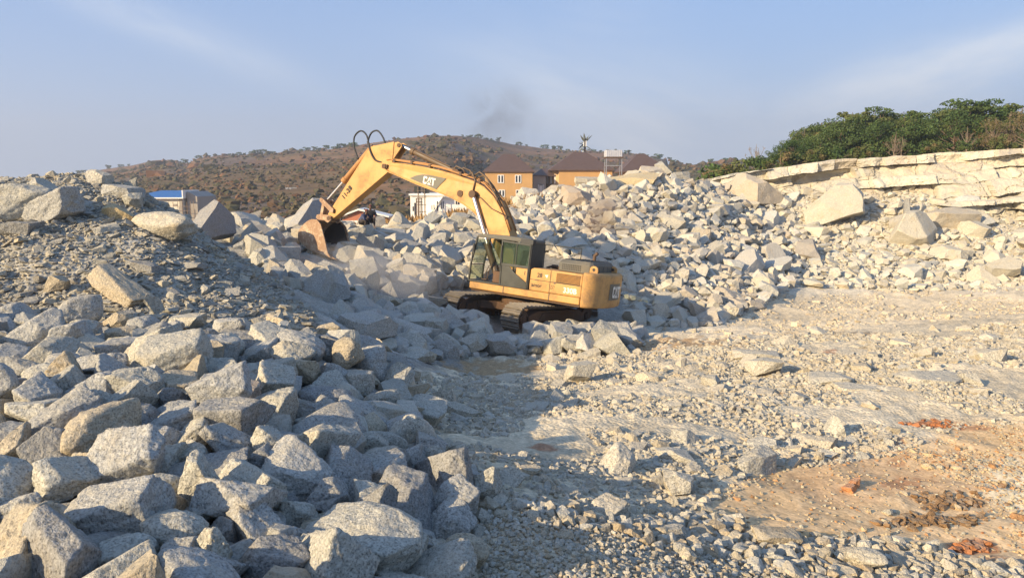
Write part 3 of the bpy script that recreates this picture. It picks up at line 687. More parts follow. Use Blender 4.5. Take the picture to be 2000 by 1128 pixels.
MB().prism([(-0.315, 2.285), (-0.315, 3.01), (-0.81, 2.99), (-0.81, 2.285)], yd - 0.018, yd - 0.010).build('door_window', M['glass'], door)
MB().bar((0.30, yd + 0.05, 2.0), (0.30, yd + 0.05, 2.9), 0.025, 0.025).bar((0.30, yd, 2.0), (0.30, yd + 0.05, 2.0), 0.02, 0.02).bar((0.30, yd, 2.9), (0.30, yd + 0.05, 2.9), 0.02, 0.02).build('grab_handle', M['dark'], cab)
MB().prism([(1.535, 2.13), (1.40, 3.05), (1.385, 3.05), (1.52, 2.13)], y0 + 0.07, y1 - 0.07).build('windscreen', M['glass'], cab)
MB().prism([(1.575, 1.55), (1.57, 2.05), (1.555, 2.05), (1.56, 1.55)], y0 + 0.07, y1 - 0.07).build('lower_windscreen', M['glass'], cab)
MB().box(-0.80, 0.25, y0 + 0.01, y0 + 0.02, 2.12, 3.05).box(0.36, 1.30, y0 + 0.01, y0 + 0.02, 2.12, 3.05).build('side_window', M['glass'], cab)
lk_ = MB().box(-0.84, -0.33, 0.66, 1.43, 1.525, 2.22).build('storage_box', M['yellow'], cab, bevel=0.02)
lettering('unit_number', '1', 0.20, left_face(-0.70, 1.432, 2.02), M['ink'], lk_)
st = MB().box(-0.35, 0.22, 0.72, 1.22, 1.90, 2.04).prism([(-0.30, 2.0), (-0.18, 2.02), (-0.34, 2.82), (-0.46, 2.80)], 0.75, 1.19)
st.build('seat', M['black'], cab, bevel=0.04, seg=3)
MB().box(-0.38, 0.30, 0.66, 1.28, 1.525, 1.88).build('seat_base', M['yellow_dusty'], cab, bevel=0.02)
cn = MB().box(0.10, 0.62, 1.24, 1.40, 1.525, 1.95).box(0.10, 0.62, 0.55, 0.70, 1.525, 2.0)
cn.build('control_console', M['rust'], cab, bevel=0.03)
for yy in (1.32, 0.62):
    MB().tube([(0.5, yy, 1.96), (0.55, yy, 2.10), (0.56, yy, 2.26)], [0.05, 0.018, 0.03], 8).build('joystick', M['black'], cab)
for yy in (0.88, 1.06):
    MB().tube([(1.15, yy, 1.52), (1.12, yy, 1.85), (1.0, yy, 2.1)], 0.016, 6).box(1.05, 1.25, yy - 0.06, yy + 0.06, 1.56, 1.585).build('travel_lever', M['rust'], cab)
MB().tube([(1.05, 1.0, 2.0), (0.75, 1.30, 2.02)], 0.012, 6).build('loose_cable', M['black'], cab)
MB().box(1.45, 1.50, 1.52, 1.56, 2.55, 2.85).tube([(1.52, 1.46, 2.3), (1.50, 1.54, 2.5), (1.48, 1.54, 2.6)], 0.014, 6).build('mirror', M['black'], cab)

# boom
top = [(7.02,5.58),(6.90,5.68),(6.73,5.70),(5.89,5.67),(5.0,5.60),(4.19,5.51),(3.4,5.38),(2.57,5.20),(2.05,5.00),(1.58,4.67),(1.27,4.30),(1.04,3.97),(0.89,3.68),(0.72,3.35),(0.45,2.6),(0.18,1.9)]
bot = [(0.22,1.70),(0.42,1.66),(0.95,2.2),(1.42,2.85),(1.78,3.45),(1.89,3.60),(2.10,3.81),(2.44,4.04),(2.91,4.27),(3.45,4.46),(3.88,4.57),(5.25,4.89),(6.11,5.13),(6.69,5.28),(6.95,5.42)]
bm_ = MB().prism(top + bot, -0.31, 0.31, taper=lambda x, z: 1.0 if x < 5.5 else 1 - 0.22 * (x - 5.5) / 1.5)
boom = bm_.build('boom', M['yellow'], EX, bevel=0.03)
fl = MB()                                            # proud lower flange
for (x0, z0), (x1, z1) in zip(bot[4:-1], bot[5:]): fl.bar((x0, 0, z0 - 0.004), (x1, 0, z1 - 0.004), 0.66, 0.03)
fl.build('boom_flange', M['yellow'], boom)
dec = [(5.60,5.09),(5.30,5.22),(4.98,5.285),(4.70,5.29),(4.46,5.27),(3.83,5.20),(3.93,5.08),(4.02,5.0),(4.12,4.90),(4.24,4.74)]
dc = MB().prism(dec, 0.312, 0.316, taper=None); dco = dc.build('boom_decal', M['decal'], boom)
ud = Vector((-1, 0, -0.21)).normalized(); ud = Vector((-0.985, 0, -0.03)).normalized()
word_obj('boom_lettering', (4.92, 0.318, 4.93), (-0.993, 0, -0.115), (-0.05, 0, 0.999), (0, 1, 0), 0.60, 0.30, M['letter'], dco)
MB().tube([(2.43, -0.36, 4.67), (2.43, 0.36, 4.67)], 0.12, 20).tube([(3.10, 0.30, 4.66), (3.10, 0.34, 4.66)], 0.13, 16).box(2.98, 3.2, 0.30, 0.325, 4.58, 4.76).build('boom_boss', M['rust'], boom)
hl = MB()
for k, (yy, dz) in enumerate(((0.25, 0.09), (0.17, 0.13), (-0.2, 0.1))):
    path = [(x, yy, z + dz + 0.015 * math.sin(i * 2.1 + k)) for i, (x, z) in enumerate(top[1:])]
    hl.tube(path[:13], 0.032, 6)
hl.build('hydraulic_line', M['barrel_y'], boom, smooth=True)
for (x, z) in ((6.5, 5.68), (5.6, 5.65), (4.7, 5.57), (3.2, 5.36), (2.3, 5.12), (1.45, 4.5), (0.98, 3.85)): MB().box(x - 0.05, x + 0.05, 0.10, 0.30, z, z + 0.14).build('line_clamp', M['rust'], boom)
kn = MB()
for k, q_ in enumerate(([(3.75, 0.1, 5.5), (3.5, 0.15, 5.72), (3.2, 0.12, 5.62), (3.05, 0.1, 5.45)], [(3.6, -0.1, 5.5), (3.35, -0.12, 5.70), (3.0, -0.1, 5.60), (2.6, 0.12, 5.26)],
           [(2.75, 0.2, 5.3), (2.35, 0.25, 5.55), (2.0, 0.25, 5.35), (1.6, 0.25, 4.8), (1.2, 0.25, 4.3)], [(2.6, 0.1, 5.3), (2.2, 0.12, 5.45), (1.75, 0.1, 5.05), (1.35, 0.1, 4.55)],
           [(2.9, 0.25, 5.35), (2.65, 0.3, 5.5), (2.45, 0.33, 5.2), (2.5, 0.34, 4.8)], [(1.0, 0.33, 4.0), (1.6, 0.335, 4.2), (2.1, 0.335, 4.55), (2.4, 0.335, 4.7)])):
    kn.tube(q_, 0.022 if k > 4 else 0.035, 7)
kn.build('hose_bundle', M['barrel'], boom, smooth=True)
for yy in (0.44, -0.44):
    bc = MB().tube([(0.85, yy, 1.45), (1.55, yy, 2.85)], 0.14, 18); bco = bc.build('boom_cylinder', M['barrel'], EX)
    MB().tube([(1.54, yy, 2.84), (2.40, yy, 4.60)], 0.075, 16).build('cylinder_rod', M['chrome'], bco, smooth=False)
    MB().tube([(2.43, yy - 0.09, 4.67), (2.43, yy + 0.09, 4.67)], 0.15, 18).build('rod_eye', M['rust'], bco)
    MB().tube([(2.05, yy - 0.12, 3.9), (1.35, yy - 0.12, 2.35)], 0.05, 8).build('cylinder_pipe', M['barrel'], bco)
# stick
stk = [(6.62,6.54),(7.20,6.42),(7.80,6.29),(7.98,6.10),(9.60,3.74),(9.90,3.30),(9.86,3.12),(9.72,3.04),(9.50,3.16),(6.80,5.27),(6.62,5.62)]
stick = MB().prism(stk, -0.24, 0.24, taper=lambda x, z: 1.0 if x < 8.6 else 0.86).build('stick', M['yellow'], EX, bevel=0.022)
for yy in (0.17, -0.17):
    MB().prism([(6.72, 6.50), (6.42, 6.54), (6.26, 6.46), (6.24, 6.34), (6.62, 5.80)], yy - 0.035, yy + 0.035).build('stick_lug', M['yellow'], stick, bevel=0.01)
MB().tube([(6.38, -0.24, 6.40), (6.38, 0.24, 6.40)], 0.085, 18).build('lug_pin', M['rust'], stick)
lettering('unit_number', '11-28', 0.29, left_face(8.90, 0.243, 4.28, R(52.5)), M['ink'], stick, 0.005)
MB().tube([(9.58, -0.30, 3.44), (9.58, 0.30, 3.44)], 0.09, 18).tube([(9.72, -0.34, 3.10), (9.72, 0.34, 3.10)], 0.10, 18).build('stick_pin', M['rust'], stick)
MB().tube([(6.95, -0.36, 5.50), (6.95, 0.36, 5.50)], 0.10, 18).box(6.8, 7.06, 0.262, 0.33, 5.42, 5.58).build('boom_tip_pin', M['rust'], stick)
sc = MB().tube([(5.80, 0, 6.215), (3.55, 0, 5.50)], 0.125, 18).tube([(5.86, 0, 6.235), (5.70, 0, 6.18)], 0.15, 18).tube([(5.5, 0.13, 6.22), (3.8, 0.13, 5.68)], 0.03, 8)
sco = sc.build('stick_cylinder', M['barrel'], EX)
MB().tube([(5.82, 0, 6.22), (6.38, 0, 6.40)], 0.07, 16).build('cylinder_rod', M['chrome'], sco)
MB().prism([(3.75, 5.42), (3.62, 5.62), (3.42, 5.60), (3.2, 5.34)], -0.20, 0.20).build('cylinder_bracket', M['rust'], sco, bevel=0.02)
kc = MB().tube([(8.02, 0, 6.20), (9.32, 0, 4.78)], 0.115, 18).tube([(9.22, 0, 4.89), (9.36, 0, 4.74)], 0.145, 18); kco = kc.build('bucket_cylinder', M['barrel_y'], EX)
MB().tube([(9.31, 0, 4.79), (10.20, 0, 3.86)], 0.055, 14).build('cylinder_rod', M['chrome'], kco)
MB().prism([(8.15, 6.0), (7.88, 6.32), (7.72, 6.36), (7.7, 6.0)], -0.13, 0.13).build('cylinder_bracket', M['yellow'], kco, bevel=0.02)
for q_, zq in (([(7.15, 0.20, 5.66), (7.50, 0.28, 5.74), (7.80, 0.28, 6.10), (8.10, 0.22, 6.72), (8.52, 0.15, 6.92), (8.86, 0.12, 6.66), (8.82, 0.10, 6.20), (8.55, 0.08, 5.72)], 0),
           ([(7.25, 0.0, 6.42), (7.42, 0.0, 6.72), (7.75, -0.02, 6.98), (8.10, -0.05, 6.88), (8.24, -0.05, 6.50), (8.12, -0.05, 6.20)], 1)):
    pts = []                                         # smooth the hose path
    q2 = [Vector(v) for v in q_]
    for i in range(len(q2) - 1):
        p0, p1, p2, p3 = q2[max(i - 1, 0)], q2[i], q2[i + 1], q2[min(i + 2, len(q2) - 1)]
        for t_ in (0, .25, .5, .75): pts.append(0.5 * ((2 * p1) + (p2 - p0) * t_ + (2 * p0 - 5 * p1 + 4 * p2 - p3) * t_ ** 2 + (3 * p1 - p0 - 3 * p2 + p3) * t_ ** 3))
    MB().tube(pts + [q2[-1]], 0.036, 8).build('hydraulic_hose', M['black'], stick, smooth=True)
# linkage
for yy in (0.30, -0.30):
    MB().prism([(9.52, 3.36), (9.64, 3.36), (10.34, 3.80), (10.30, 3.94), (10.16, 3.92), (9.50, 3.52)], yy - 0.03, yy + 0.03).build('bucket_lever', M['bucketm'], EX, bevel=0.01)
lk = MB().prism([(10.16, 3.84), (10.32, 3.86), (10.40, 3.16), (10.24, 3.10)], -0.17, 0.17).tube([(10.25, -0.34, 3.86), (10.25, 0.34, 3.86)], 0.085, 16).tube([(10.32, -0.3, 3.12), (10.32, 0.3, 3.12)], 0.085, 16)
lk.build('bucket_link', M['bucketm'], EX, bevel=0.015)
# bucket: curved shell, two side plates, lip, teeth
bk = [(9.96,3.00),(10.30,2.97),(10.62,2.79),(10.90,2.49),(10.98,2.24),(10.92,2.06),(10.65,1.90),(10.27,1.71),(9.67,1.57),(8.98,1.46)]
dense = []
for i in range(len(bk) - 1):
    p0, p1, p2, p3 = (Vector(bk[j]) for j in (max(i - 1, 0), i, i + 1, min(i + 2, len(bk) - 1)))
    for t_ in (0, .25, .5, .75): dense.append(0.5 * ((2 * p1) + (p2 - p0) * t_ + (2 * p0 - 5 * p1 + 4 * p2 - p3) * t_ ** 2 + (3 * p1 - p0 - 3 * p2 + p3) * t_ ** 3))
dense.append(Vector(bk[-1])); cen = Vector((9.9, 2.3))
inner = [p + (cen - p).normalized() * 0.05 for p in dense]
shell = MB()
BW = 0.76
for P_, Q_ in zip(range(len(dense) - 1), range(1, len(dense))):
    shell.prism([tuple(dense[P_]), tuple(dense[Q_]), tuple(inner[Q_]), tuple(inner[P_])], -BW, BW)
bucket = shell.build('bucket', M['bucketm'], EX)
side = [tuple(p) for p in dense] + [(9.17, 1.66), (9.42, 2.24), (9.70, 2.80)]
for yy in (BW + 0.018, -BW - 0.018):
    sp_o = MB().prism(side, yy - 0.017, yy + 0.017).build('bucket_side', M['bucketm'], bucket)
    MB().prism([(8.98, 1.46), (9.17, 1.66), (9.42, 2.24), (9.70, 2.80), (9.85, 2.78), (9.58, 2.20), (9.35, 1.68), (9.3, 1.5)], yy - 0.03 if yy < 0 else yy + 0.018, yy - 0.018 if yy < 0 else yy + 0.03).build('side_cutter', M['bucketm'], sp_o)
MB().prism([tuple(p) for p in inner[2:-2]] + [(9.4, 2.0), (9.8, 2.8)], -BW + 0.005, -BW + 0.02).build('bucket_inside_wall', M['bucketin'], bucket)
for yy in (BW + 0.037, -BW - 0.037): MB().prism([(10.95, 2.02), (10.65, 1.86), (10.27, 1.68), (9.67, 1.54), (9.67, 1.72), (10.2, 1.86), (10.6, 2.05), (10.92, 2.24)], yy - 0.012, yy + 0.012).build('wear_plate', M['bucketm'], bucket)
for yy in (0.30, -0.30):
    MB().prism([(9.60, 3.02), (9.62, 3.20), (9.76, 3.24), (10.22, 3.24), (10.42, 3.20), (10.46, 3.06), (10.3, 2.95), (9.96, 2.98), (9.75, 2.90)], yy - 0.035, yy + 0.035).build('bucket_ear', M['bucketm'], bucket, bevel=0.01)
for k in range(5):
    yy = -0.66 + k * 0.33
    MB().add([(9.16, yy - 0.07, 1.56), (9.16, yy + 0.07, 1.56), (9.20, yy + 0.07, 1.44), (9.20, yy - 0.07, 1.44), (8.72, yy - 0.03, 1.40), (8.72, yy + 0.03, 1.40)],
             [(0, 1, 2, 3), (0, 4, 5, 1), (3, 2, 5, 4), (0, 3, 4), (1, 5, 2)]).build('bucket_tooth', M['bucketm'], bucket)
# ------------------------------------------------------------------ buildings beyond the quarry
M['ochre'] = flat('ochre_render', (0.54, 0.315, 0.115), 0.8, 0, 0.08, 0.6)
M['ochre_pale'] = flat('pale_ochre_render', (0.60, 0.40, 0.19), 0.8, 0, 0.08, 0.6)
M['rooftile'] = flat('brown_roof_sheet', (0.105, 0.064, 0.045), 0.65, 0, 0.15, 1.5)
M['cream'] = flat('cream_render', (0.66, 0.61, 0.50), 0.8, 0, 0.08, 0.5)
M['whitewall'] = flat('white_render', (0.80, 0.78, 0.72), 0.8, 0, 0.06, 0.4)
M['greywall'] = flat('grey_render', (0.34, 0.30, 0.25), 0.85, 0, 0.12, 0.5)
M['terracotta'] = flat('terracotta_render', (0.42, 0.16, 0.09), 0.8, 0, 0.12, 0.8)
M['blueroof'] = flat('blue_roof_sheet', (0.035, 0.14, 0.36), 0.45, 0, 0.12, 2.0)
M['pane'] = flat('dark_window_pane', (0.03, 0.035, 0.045), 0.12)
M['steel'] = flat('galvanised_steel', (0.42, 0.42, 0.42), 0.45, 0.6, 0.1)
M['pole'] = flat('weathered_scaffold_pole', (0.28, 0.20, 0.13), 0.8)
M['tank'] = flat('silver_tank_panel', (0.66, 0.66, 0.67), 0.35, 0.35, 0.08)
M['frond'] = flat('grey_green_frond', (0.14, 0.145, 0.10), 0.7)
def win(parent, x, y, z, w_, h_, name='window'):
    fr = MB(); t = 0.16
    for a in ((x - w_/2 - t, x - w_/2, z - t, z + h_ + t), (x + w_/2, x + w_/2 + t, z - t, z + h_ + t), (x - w_/2, x + w_/2, z - t, z), (x - w_/2, x + w_/2, z + h_, z + h_ + t),
              (x - 0.13, x + 0.13, z, z + h_)): fr.box(a[0], a[1], y - 0.10, y + 0.02, a[2], a[3])
    o = fr.build(name, M['white'], parent)
    MB().box(x - w_/2, x + w_/2, y - 0.04, y - 0.02, z, z + h_).build('pane', M['pane'], o)
def hip(parent, x0, x1, y0, y1, ze, rise, ov, name='roof', ridge=0.12):
    xc = (x0 + x1) / 2; yc = (y0 + y1) / 2; hx = (x1 - x0) * ridge; mb = MB(); hy = (y1 - y0) * 0.05
    a = [(x0 - ov, y0 - ov), (x1 + ov, y0 - ov), (x1 + ov, y1 + ov), (x0 - ov, y1 + ov)]
    V = [(*p_, ze - 0.12) for p_ in a] + [(*p_, ze + 0.10) for p_ in a] + [(xc - hx, yc, ze + rise), (xc + hx, yc, ze + rise)]
    mb.add(V, [(3, 2, 1, 0), (0, 1, 5, 4), (1, 2, 6, 5), (2, 3, 7, 6), (3, 0, 4, 7), (4, 5, 9, 8), (5, 6, 9), (6, 7, 8, 9), (7, 4, 8)])
    return mb.build(name, M['rooftile'], parent)
def P_(px, py, Y): return at(px, py, Y)
# first ochre house
yh = 157.0
pL, pR = P_(947, 335, yh), P_(1040, 335, yh); ze = pL[2]; zb = -1.0
h1 = empty('ochre_house', (pL[0], yh, zb)); tag(h1, 'two-storey ochre house with brown hip roof, nearest the boom', 'house')
h1w = pR[0] - pL[0]; hh_ = ze - zb; dpt = 11.0
MB().box(0, h1w, 0, dpt, 0, hh_).build('wall', M['ochre'], h1)
hip(h1, 0, h1w, 0, dpt, hh_, P_(979, 301, yh + dpt / 2)[2] - ze, 0.45)
for (wx0, wx1, wy0, wy1) in ((975, 981, 343, 356), (1009, 1015, 343, 356), (976, 984, 372, 383), (1010, 1017, 372, 382)):
    a = P_(wx0, wy1, yh); b = P_(wx1, wy0, yh); cx_ = (a[0] + b[0]) / 2 - pL[0]
    win(h1, cx_, 0, a[2] - zb, 1.0, b[2] - a[2])
for yy in (3.0, 7.5):
    for z0 in (hh_ - 2.6, hh_ - 5.6):
        MB().box(-0.08, 0.02, yy, yy + 1.1, z0, z0 + 1.5).build('side_window', M['white'], h1)
# linking wing
a0, a1 = P_(1041, 343, 162), P_(1066, 343, 162)
lw = empty('linking_wing', (a0[0], 162, zb)); tag(lw, 'low grey wing joining the two ochre houses', 'annex')
lwh = a0[2] - zb
MB().box(0.02, a1[0] - a0[0], 0, 8, 0, lwh).build('wall', M['greywall'], lw)
hip(lw, 0.3, a1[0] - a0[0] + 2, 0, 8, lwh, 1.6, 0.3)
for k in range(2): win(lw, 1.6 + k * 0.01 if k == 0 else a1[0] - a0[0] - 0.9, 0, lwh - 3.6, 0.7, 1.5)
# second ochre house
yh2 = 160.0
qL, qR = P_(1092, 332, yh2), P_(1196, 332, yh2)
h2 = empty('ochre_house', (qL[0], yh2, zb)); tag(h2, 'second ochre house, its lower half hidden behind the big rubble pile', 'house')
w2 = qR[0] - qL[0]; hh2 = qL[2] - zb
MB().box(0, w2, 0, 12, 0, hh2).build('wall', M['ochre'], h2)
MB().prism([(0.0, 0.3), (-2.9, 8.0), (0.0, 8.0)], 0, hh2 - 0.15, 'xy').build('bay', M['ochre_pale'], h2)
for k in range(3):
    MB().box(-0.9 - k * 0.75, -0.55 - k * 0.75, 2.2 + k * 1.95 - 0.25, 2.3 + k * 1.95, hh2 - 2.9, hh2 - 0.9).build('bay_window', M['white'], h2)
hip(h2, -1.6, w2, 0, 12, hh2, P_(1120, 297, yh2 + 6)[2] - qL[2], 0.5, ridge=0.10)
# third roof
yh3 = 150.0
tL, tR = P_(1222, 332, yh3), P_(1300, 332, yh3)
h3 = empty('brown_roofed_house', (tL[0], yh3, zb)); tag(h3, 'brown hip roof showing above the rubble right of the water tank', 'house')
hh3 = tL[2] - zb - 0.4; w3 = tR[0] - tL[0]
MB().box(0, w3, 0, 11, 0, hh3).build('wall', M['ochre'], h3)
hip(h3, -0.6, w3 + 0.6, 0, 11, hh3, P_(1244, 300, yh3 + 5)[2] - tL[2] + 0.4, 0.5, ridge=0.08)
# water tank on its stand
yt = 138.0
g0, g1 = P_(1184, 306, yt), P_(1216, 293, yt)
wt = empty('water_tank', ((g0[0] + g1[0]) / 2, yt + 1.4, -1)); tag(wt, 'silver ribbed water tank raised on a steel stand', 'water tank')
tw = (g1[0] - g0[0]) / 2; zt0, zt1 = g0[2] + 1, g1[2] + 1
tk = MB().box(-tw, tw, -1.4, 1.4, zt0, zt1)
for k in range(9):
    x_ = -tw + (k + 0.5) * 2 * tw / 9; tk.box(x_ - 0.06, x_ + 0.06, -1.48, -1.402, zt0, zt1)
for k in range(6):
    y_ = -1.2 + k * 0.48; tk.box(-tw - 0.08, -tw - 0.002, y_ - 0.06, y_ + 0.06, zt0, zt1)
tk.build('tank', M['tank'], wt)
MB().box(-tw - 0.2, tw + 0.2, -1.6, 1.6, zt0 - 0.22, zt0 - 0.01).build('platform', M['rust'], wt)
for sx_ in (-1, 1):
    for sy in (-1, 1):
        MB().bar((sx_ * tw * 0.95, sy * 1.3, -3), (sx_ * tw * 0.95, sy * 1.3, zt0 - 0.23), 0.16, 0.16).build('leg', M['steel'], wt)
    MB().bar((sx_ * tw * 0.95, -1.3, zt0 - 1.6), (sx_ * tw * 0.95, 1.3, zt0 - 1.6), 0.10, 0.10).build('brace', M['steel'], wt)
for sy in (-1, 1): MB().bar((-tw * 0.95, sy * 1.3, zt0 - 1.6), (tw * 0.95, sy * 1.3, zt0 - 1.6), 0.10, 0.10).build('brace', M['steel'], wt)
# palm-shaped antenna mast
ym = 185.0; mt = P_(1143, 266, ym); mast = empty('antenna_mast', (mt[0], ym, -2)); tag(mast, 'antenna mast dressed up as a palm tree', 'antenna mast')
hm = mt[2] + 2
MB().tube([(0, 0, -2), (0, 0, hm - 0.6)], [0.28, 0.20], 10).build('trunk', M['rust'], mast)
rnd = random.Random(5)
for k in range(22):
    th = rnd.uniform(0, 6.28); e = rnd.uniform(-0.3, 1.25); L_ = rnd.uniform(2.4, 3.2); z0 = hm - 1.6 - rnd.uniform(0, 3.0) if e < 0.7 else hm - 1.5
    mb = MB(); pr = None
    for i in range(9):
        t_ = i / 8; rr = L_ * t_ * math.cos(e) * (1 - 0.1 * t_); zz = z0 + L_ * t_ * math.sin(e) - 1.1 * t_ * t_ * (1.1 - e * 0.7)
        c_ = Vector((math.cos(th) * rr, math.sin(th) * rr, zz)); sd = Vector((-math.sin(th), math.cos(th), -0.5)) * (0.30 * math.sin(math.pi * min(0.97, 0.15 + t_ * 0.85)))
        sd2 = Vector((math.sin(th), -math.cos(th), -0.5)) * sd.length
        if pr: mb.add([pr[0], c_, c_ + sd, pr[0] + pr[1]], [(0, 1, 2, 3)]); mb.add([pr[0], c_, c_ + sd2, pr[0] + pr[2]], [(3, 2, 1, 0)])
        pr = (c_, sd, sd2)
    mb.build('frond', M['frond'], mast)
for (dx, dz) in ((-0.35, -1.4), (-0.30, -4.6), (0.22, -1.0)):
    MB().box(dx - 0.11, dx + 0.11, -0.35, -0.2, hm + dz - 1.5, hm + dz).build('antenna_panel', M['white'], mast, bevel=0.03)
for (dx, zz) in ((-0.55, 297), (0.25, 308)):
    zq = P_(1143, zz, ym)[2] + 2; MB().tube([(dx, -0.3, zq - 0.35), (dx, -0.3, zq + 0.35)], 0.22, 10).build('antenna_drum', M['white'], mast)
# white building with parapet and its lean-to block
yw = 104.0; zb2 = -2.2
e0, e1 = P_(799, 380, yw), P_(906, 380, yw)
wb = empty('white_building', (e0[0], yw, zb2)); tag(wb, 'white flat-roofed building seen under the boom', 'building')
hw = e0[2] - zb2; ww = e1[0] - e0[0]
MB().box(0.15, ww, 0, 9, 0, hw - 0.12).build('wall', M['whitewall'], wb)
MB().box(0, ww + 0.4, -0.35, 9.3, hw - 0.119, hw + 0.12).build('roof_slab', M['whitewall'], wb)
MB().add([(2.65, -3.0, 0), (ww * 0.66, -3.0, 0), (ww + 3, -3.0, 0), (2.65, -3, 1.55), (ww * 0.66, -3, hw - 0.35), (ww + 3, -3, hw - 1.2), (2.65, 0, 1.55), (ww * 0.66, 0, hw - 0.35), (ww + 3, 0, hw - 1.2), (2.65, 0, 0), (ww + 3, 0, 0)],
         [(0, 1, 4, 3), (1, 2, 5, 4), (3, 4, 7, 6), (4, 5, 8, 7), (0, 3, 6, 9), (2, 10, 8, 5)]).build('front_block', M['whitewall'], wb)
MB().bar((2.4, -3.1, 1.62), (ww * 0.66, -3.1, hw - 0.28), 0.2, 0.12).bar((ww * 0.66, -3.1, hw - 0.28), (ww + 3.2, -3.1, hw - 1.1), 0.2, 0.12).build('roof_edge', M['cream'], wb)
for (px0, px1, py0, py1) in ((806, 808, 403, 412), (809.5, 812, 396, 420), (843, 844.5, 401, 410), (847, 848.5, 400, 408), (853.5, 855.5, 393, 412), (861, 862.5, 394, 408), (865, 866.5, 393, 407)):
    yq = yw if px0 < 820 else yw - 3
    a = P_(px0, py1, yq); b = P_(px1, py0, yq)
    MB().box(a[0] - e0[0], b[0] - e0[0], yq - yw - 0.04, yq - yw + 0.02, a[2] - zb2, b[2] - zb2).build('window_slit', M['pane'], wb)
a = P_(890, 399, yw - 3); b = P_(897, 391, yw - 3)
wo = MB().box(a[0] - e0[0], b[0] - e0[0], -3.06, -2.98, a[2] - zb2, b[2] - zb2).build('window', M['pane'], wb)
MB().box((a[0] + b[0]) / 2 - e0[0] - 0.03, (a[0] + b[0]) / 2 - e0[0] + 0.03, -3.10, -3.061, a[2] - zb2, b[2] - zb2).build('frame', M['white'], wo)
# scaffold tower and tank cage beside the white building
ys_ = 99.0; c0 = P_(824, 420, ys_); sc_ = empty('scaffold_tower', (c0[0], ys_, -2.2)); tag(sc_, 'thin scaffold tower standing in front of the white building', 'scaffold')
sh = P_(824, 364, ys_)[2] + 2.2; sw = 0.42; sm_ = MB()
for sx_ in (-1, 1):
    for sy in (-1, 1): sm_.bar((sx_ * sw, sy * sw, 0), (sx_ * sw, sy * sw, sh), 0.07, 0.07)
for k in range(7):
    z_ = 0.4 + k * (sh - 0.5) / 6.5
    for s_ in (-1, 1): sm_.bar((-sw - 0.15, s_ * sw, z_), (sw + 0.15, s_ * sw, z_), 0.05, 0.05); sm_.bar((s_ * sw, -sw, z_), (s_ * sw, sw, z_), 0.05, 0.05)
sm_.build('frame', M['pole'], sc_)
for dx in (-0.5, 0.6): MB().box(dx - 0.42, dx + 0.42, -0.3, 0.3, sh - 0.9, sh).build('basket', M['dark'], sc_)
c1 = P_(819, 420, ys_ - 1); cg = empty('tank_cage', (c1[0], ys_ - 1, -2.2)); tag(cg, 'rusty round reinforcement cage beside the scaffold tower', 'rebar cage')
ch = P_(819, 387, ys_ - 1)[2] + 2.2; cm = MB(); cr = 0.40
for k in range(10):
    th = k * 0.6283; cm.bar((cr * math.cos(th), cr * math.sin(th), 0), (cr * math.cos(th), cr * math.sin(th), ch), 0.045, 0.045)
for z_ in (0.8, 1.5, ch - 0.5, ch - 0.03):
    for k in range(10):
        th, t2 = k * 0.6283, (k + 1) * 0.6283; cm.bar((cr * math.cos(th), cr * math.sin(th), z_), (cr * math.cos(t2), cr * math.sin(t2), z_), 0.07, 0.07)
cm.build('cage', M['rust'], cg)
# low gabled building
yg = 76.0; r0, r1, r2 = P_(664, 420, yg), P_(701, 407, yg), P_(757, 421.5, yg)
gb = empty('gabled_building', (r0[0], yg, -2)); tag(gb, 'low terracotta and white gabled building behind the two people', 'building')
W_ = r2[0] - r0[0]; xr = r1[0] - r0[0]; z0, z1, z2 = r0[2] + 2, r1[2] + 2, r2[2] + 2
MB().prism([(0.25, z0 - 0.42), (xr, z1 - 0.22), (W_ - 0.25, z2 - 0.3), (W_ - 0.25, 0), (0.25, 0)], 0, 2.6).build('wall', M['terracotta'], gb)
MB().box(0.24, W_ - 0.24, -0.03, -0.002, 0, z0 - 0.55).build('plinth', M['whitewall'], gb)
MB().box(xr + 0.1, xr + 0.5, -0.08, -0.031, 0, z0 - 0.1).build('pillar', M['greywall'], gb)
rfo = MB().prism([(-0.1, z0 - 0.1), (xr, z1), (W_ + 0.2, z2), (W_ + 0.2, z2 - 0.16), (xr, z1 - 0.18), (-0.1, z0 - 0.26)], -0.35, 2.8).build('roof', M['whitewall'], gb)
MB().box(xr + 0.55, xr + 0.68, -0.2, -0.08, 0, z1).build('post', M['rust'], gb)
# shed with the blue roof, half behind the left heap
yb = 108.0; zb3 = -2.4
k0, k1 = P_(283, 387, yb), P_(357, 386, yb)
sb = empty('blue_roofed_shed', (k0[0] - 2.5, yb, zb3)); tag(sb, 'cream shed with blue sheet roof behind the left rubble heap', 'shed')
sw_ = k1[0] - k0[0] + 2.5; she = k0[2] - zb3
MB().box(0, sw_, 0, 10, 0, she).build('wall', M['cream'], sb)
rz = P_(357, 372, yb + 3)[2] - zb3
MB().add([(-0.3, -0.4, she), (sw_ + 0.1, -0.4, she), (sw_ + 0.1, 5, rz), (2.6, 5, rz), (-0.3, -0.4, she + 0.02), (-0.3, 10.4, she), (sw_ + 0.1, 10.4, she)], [(0, 1, 2, 3), (3, 2, 6, 5)]).build('roof', M['blueroof'], sb)
MB().prism([(0, she), (10, she), (5, rz - 0.02)], sw_ - 0.05, sw_ + 0.0, 'yz').build('gable_wall', M['cream'], sb)
MB().box(-0.4, sw_ + 0.3, -0.62, -0.41, she - 0.06, she + 0.12).build('gutter', M['white'], sb)
MB().box(sw_ + 0.102, sw_ + 0.25, -0.5, 5.1, she - 0.02, rz + 0.1).build('parapet', M['whitewall'], sb)
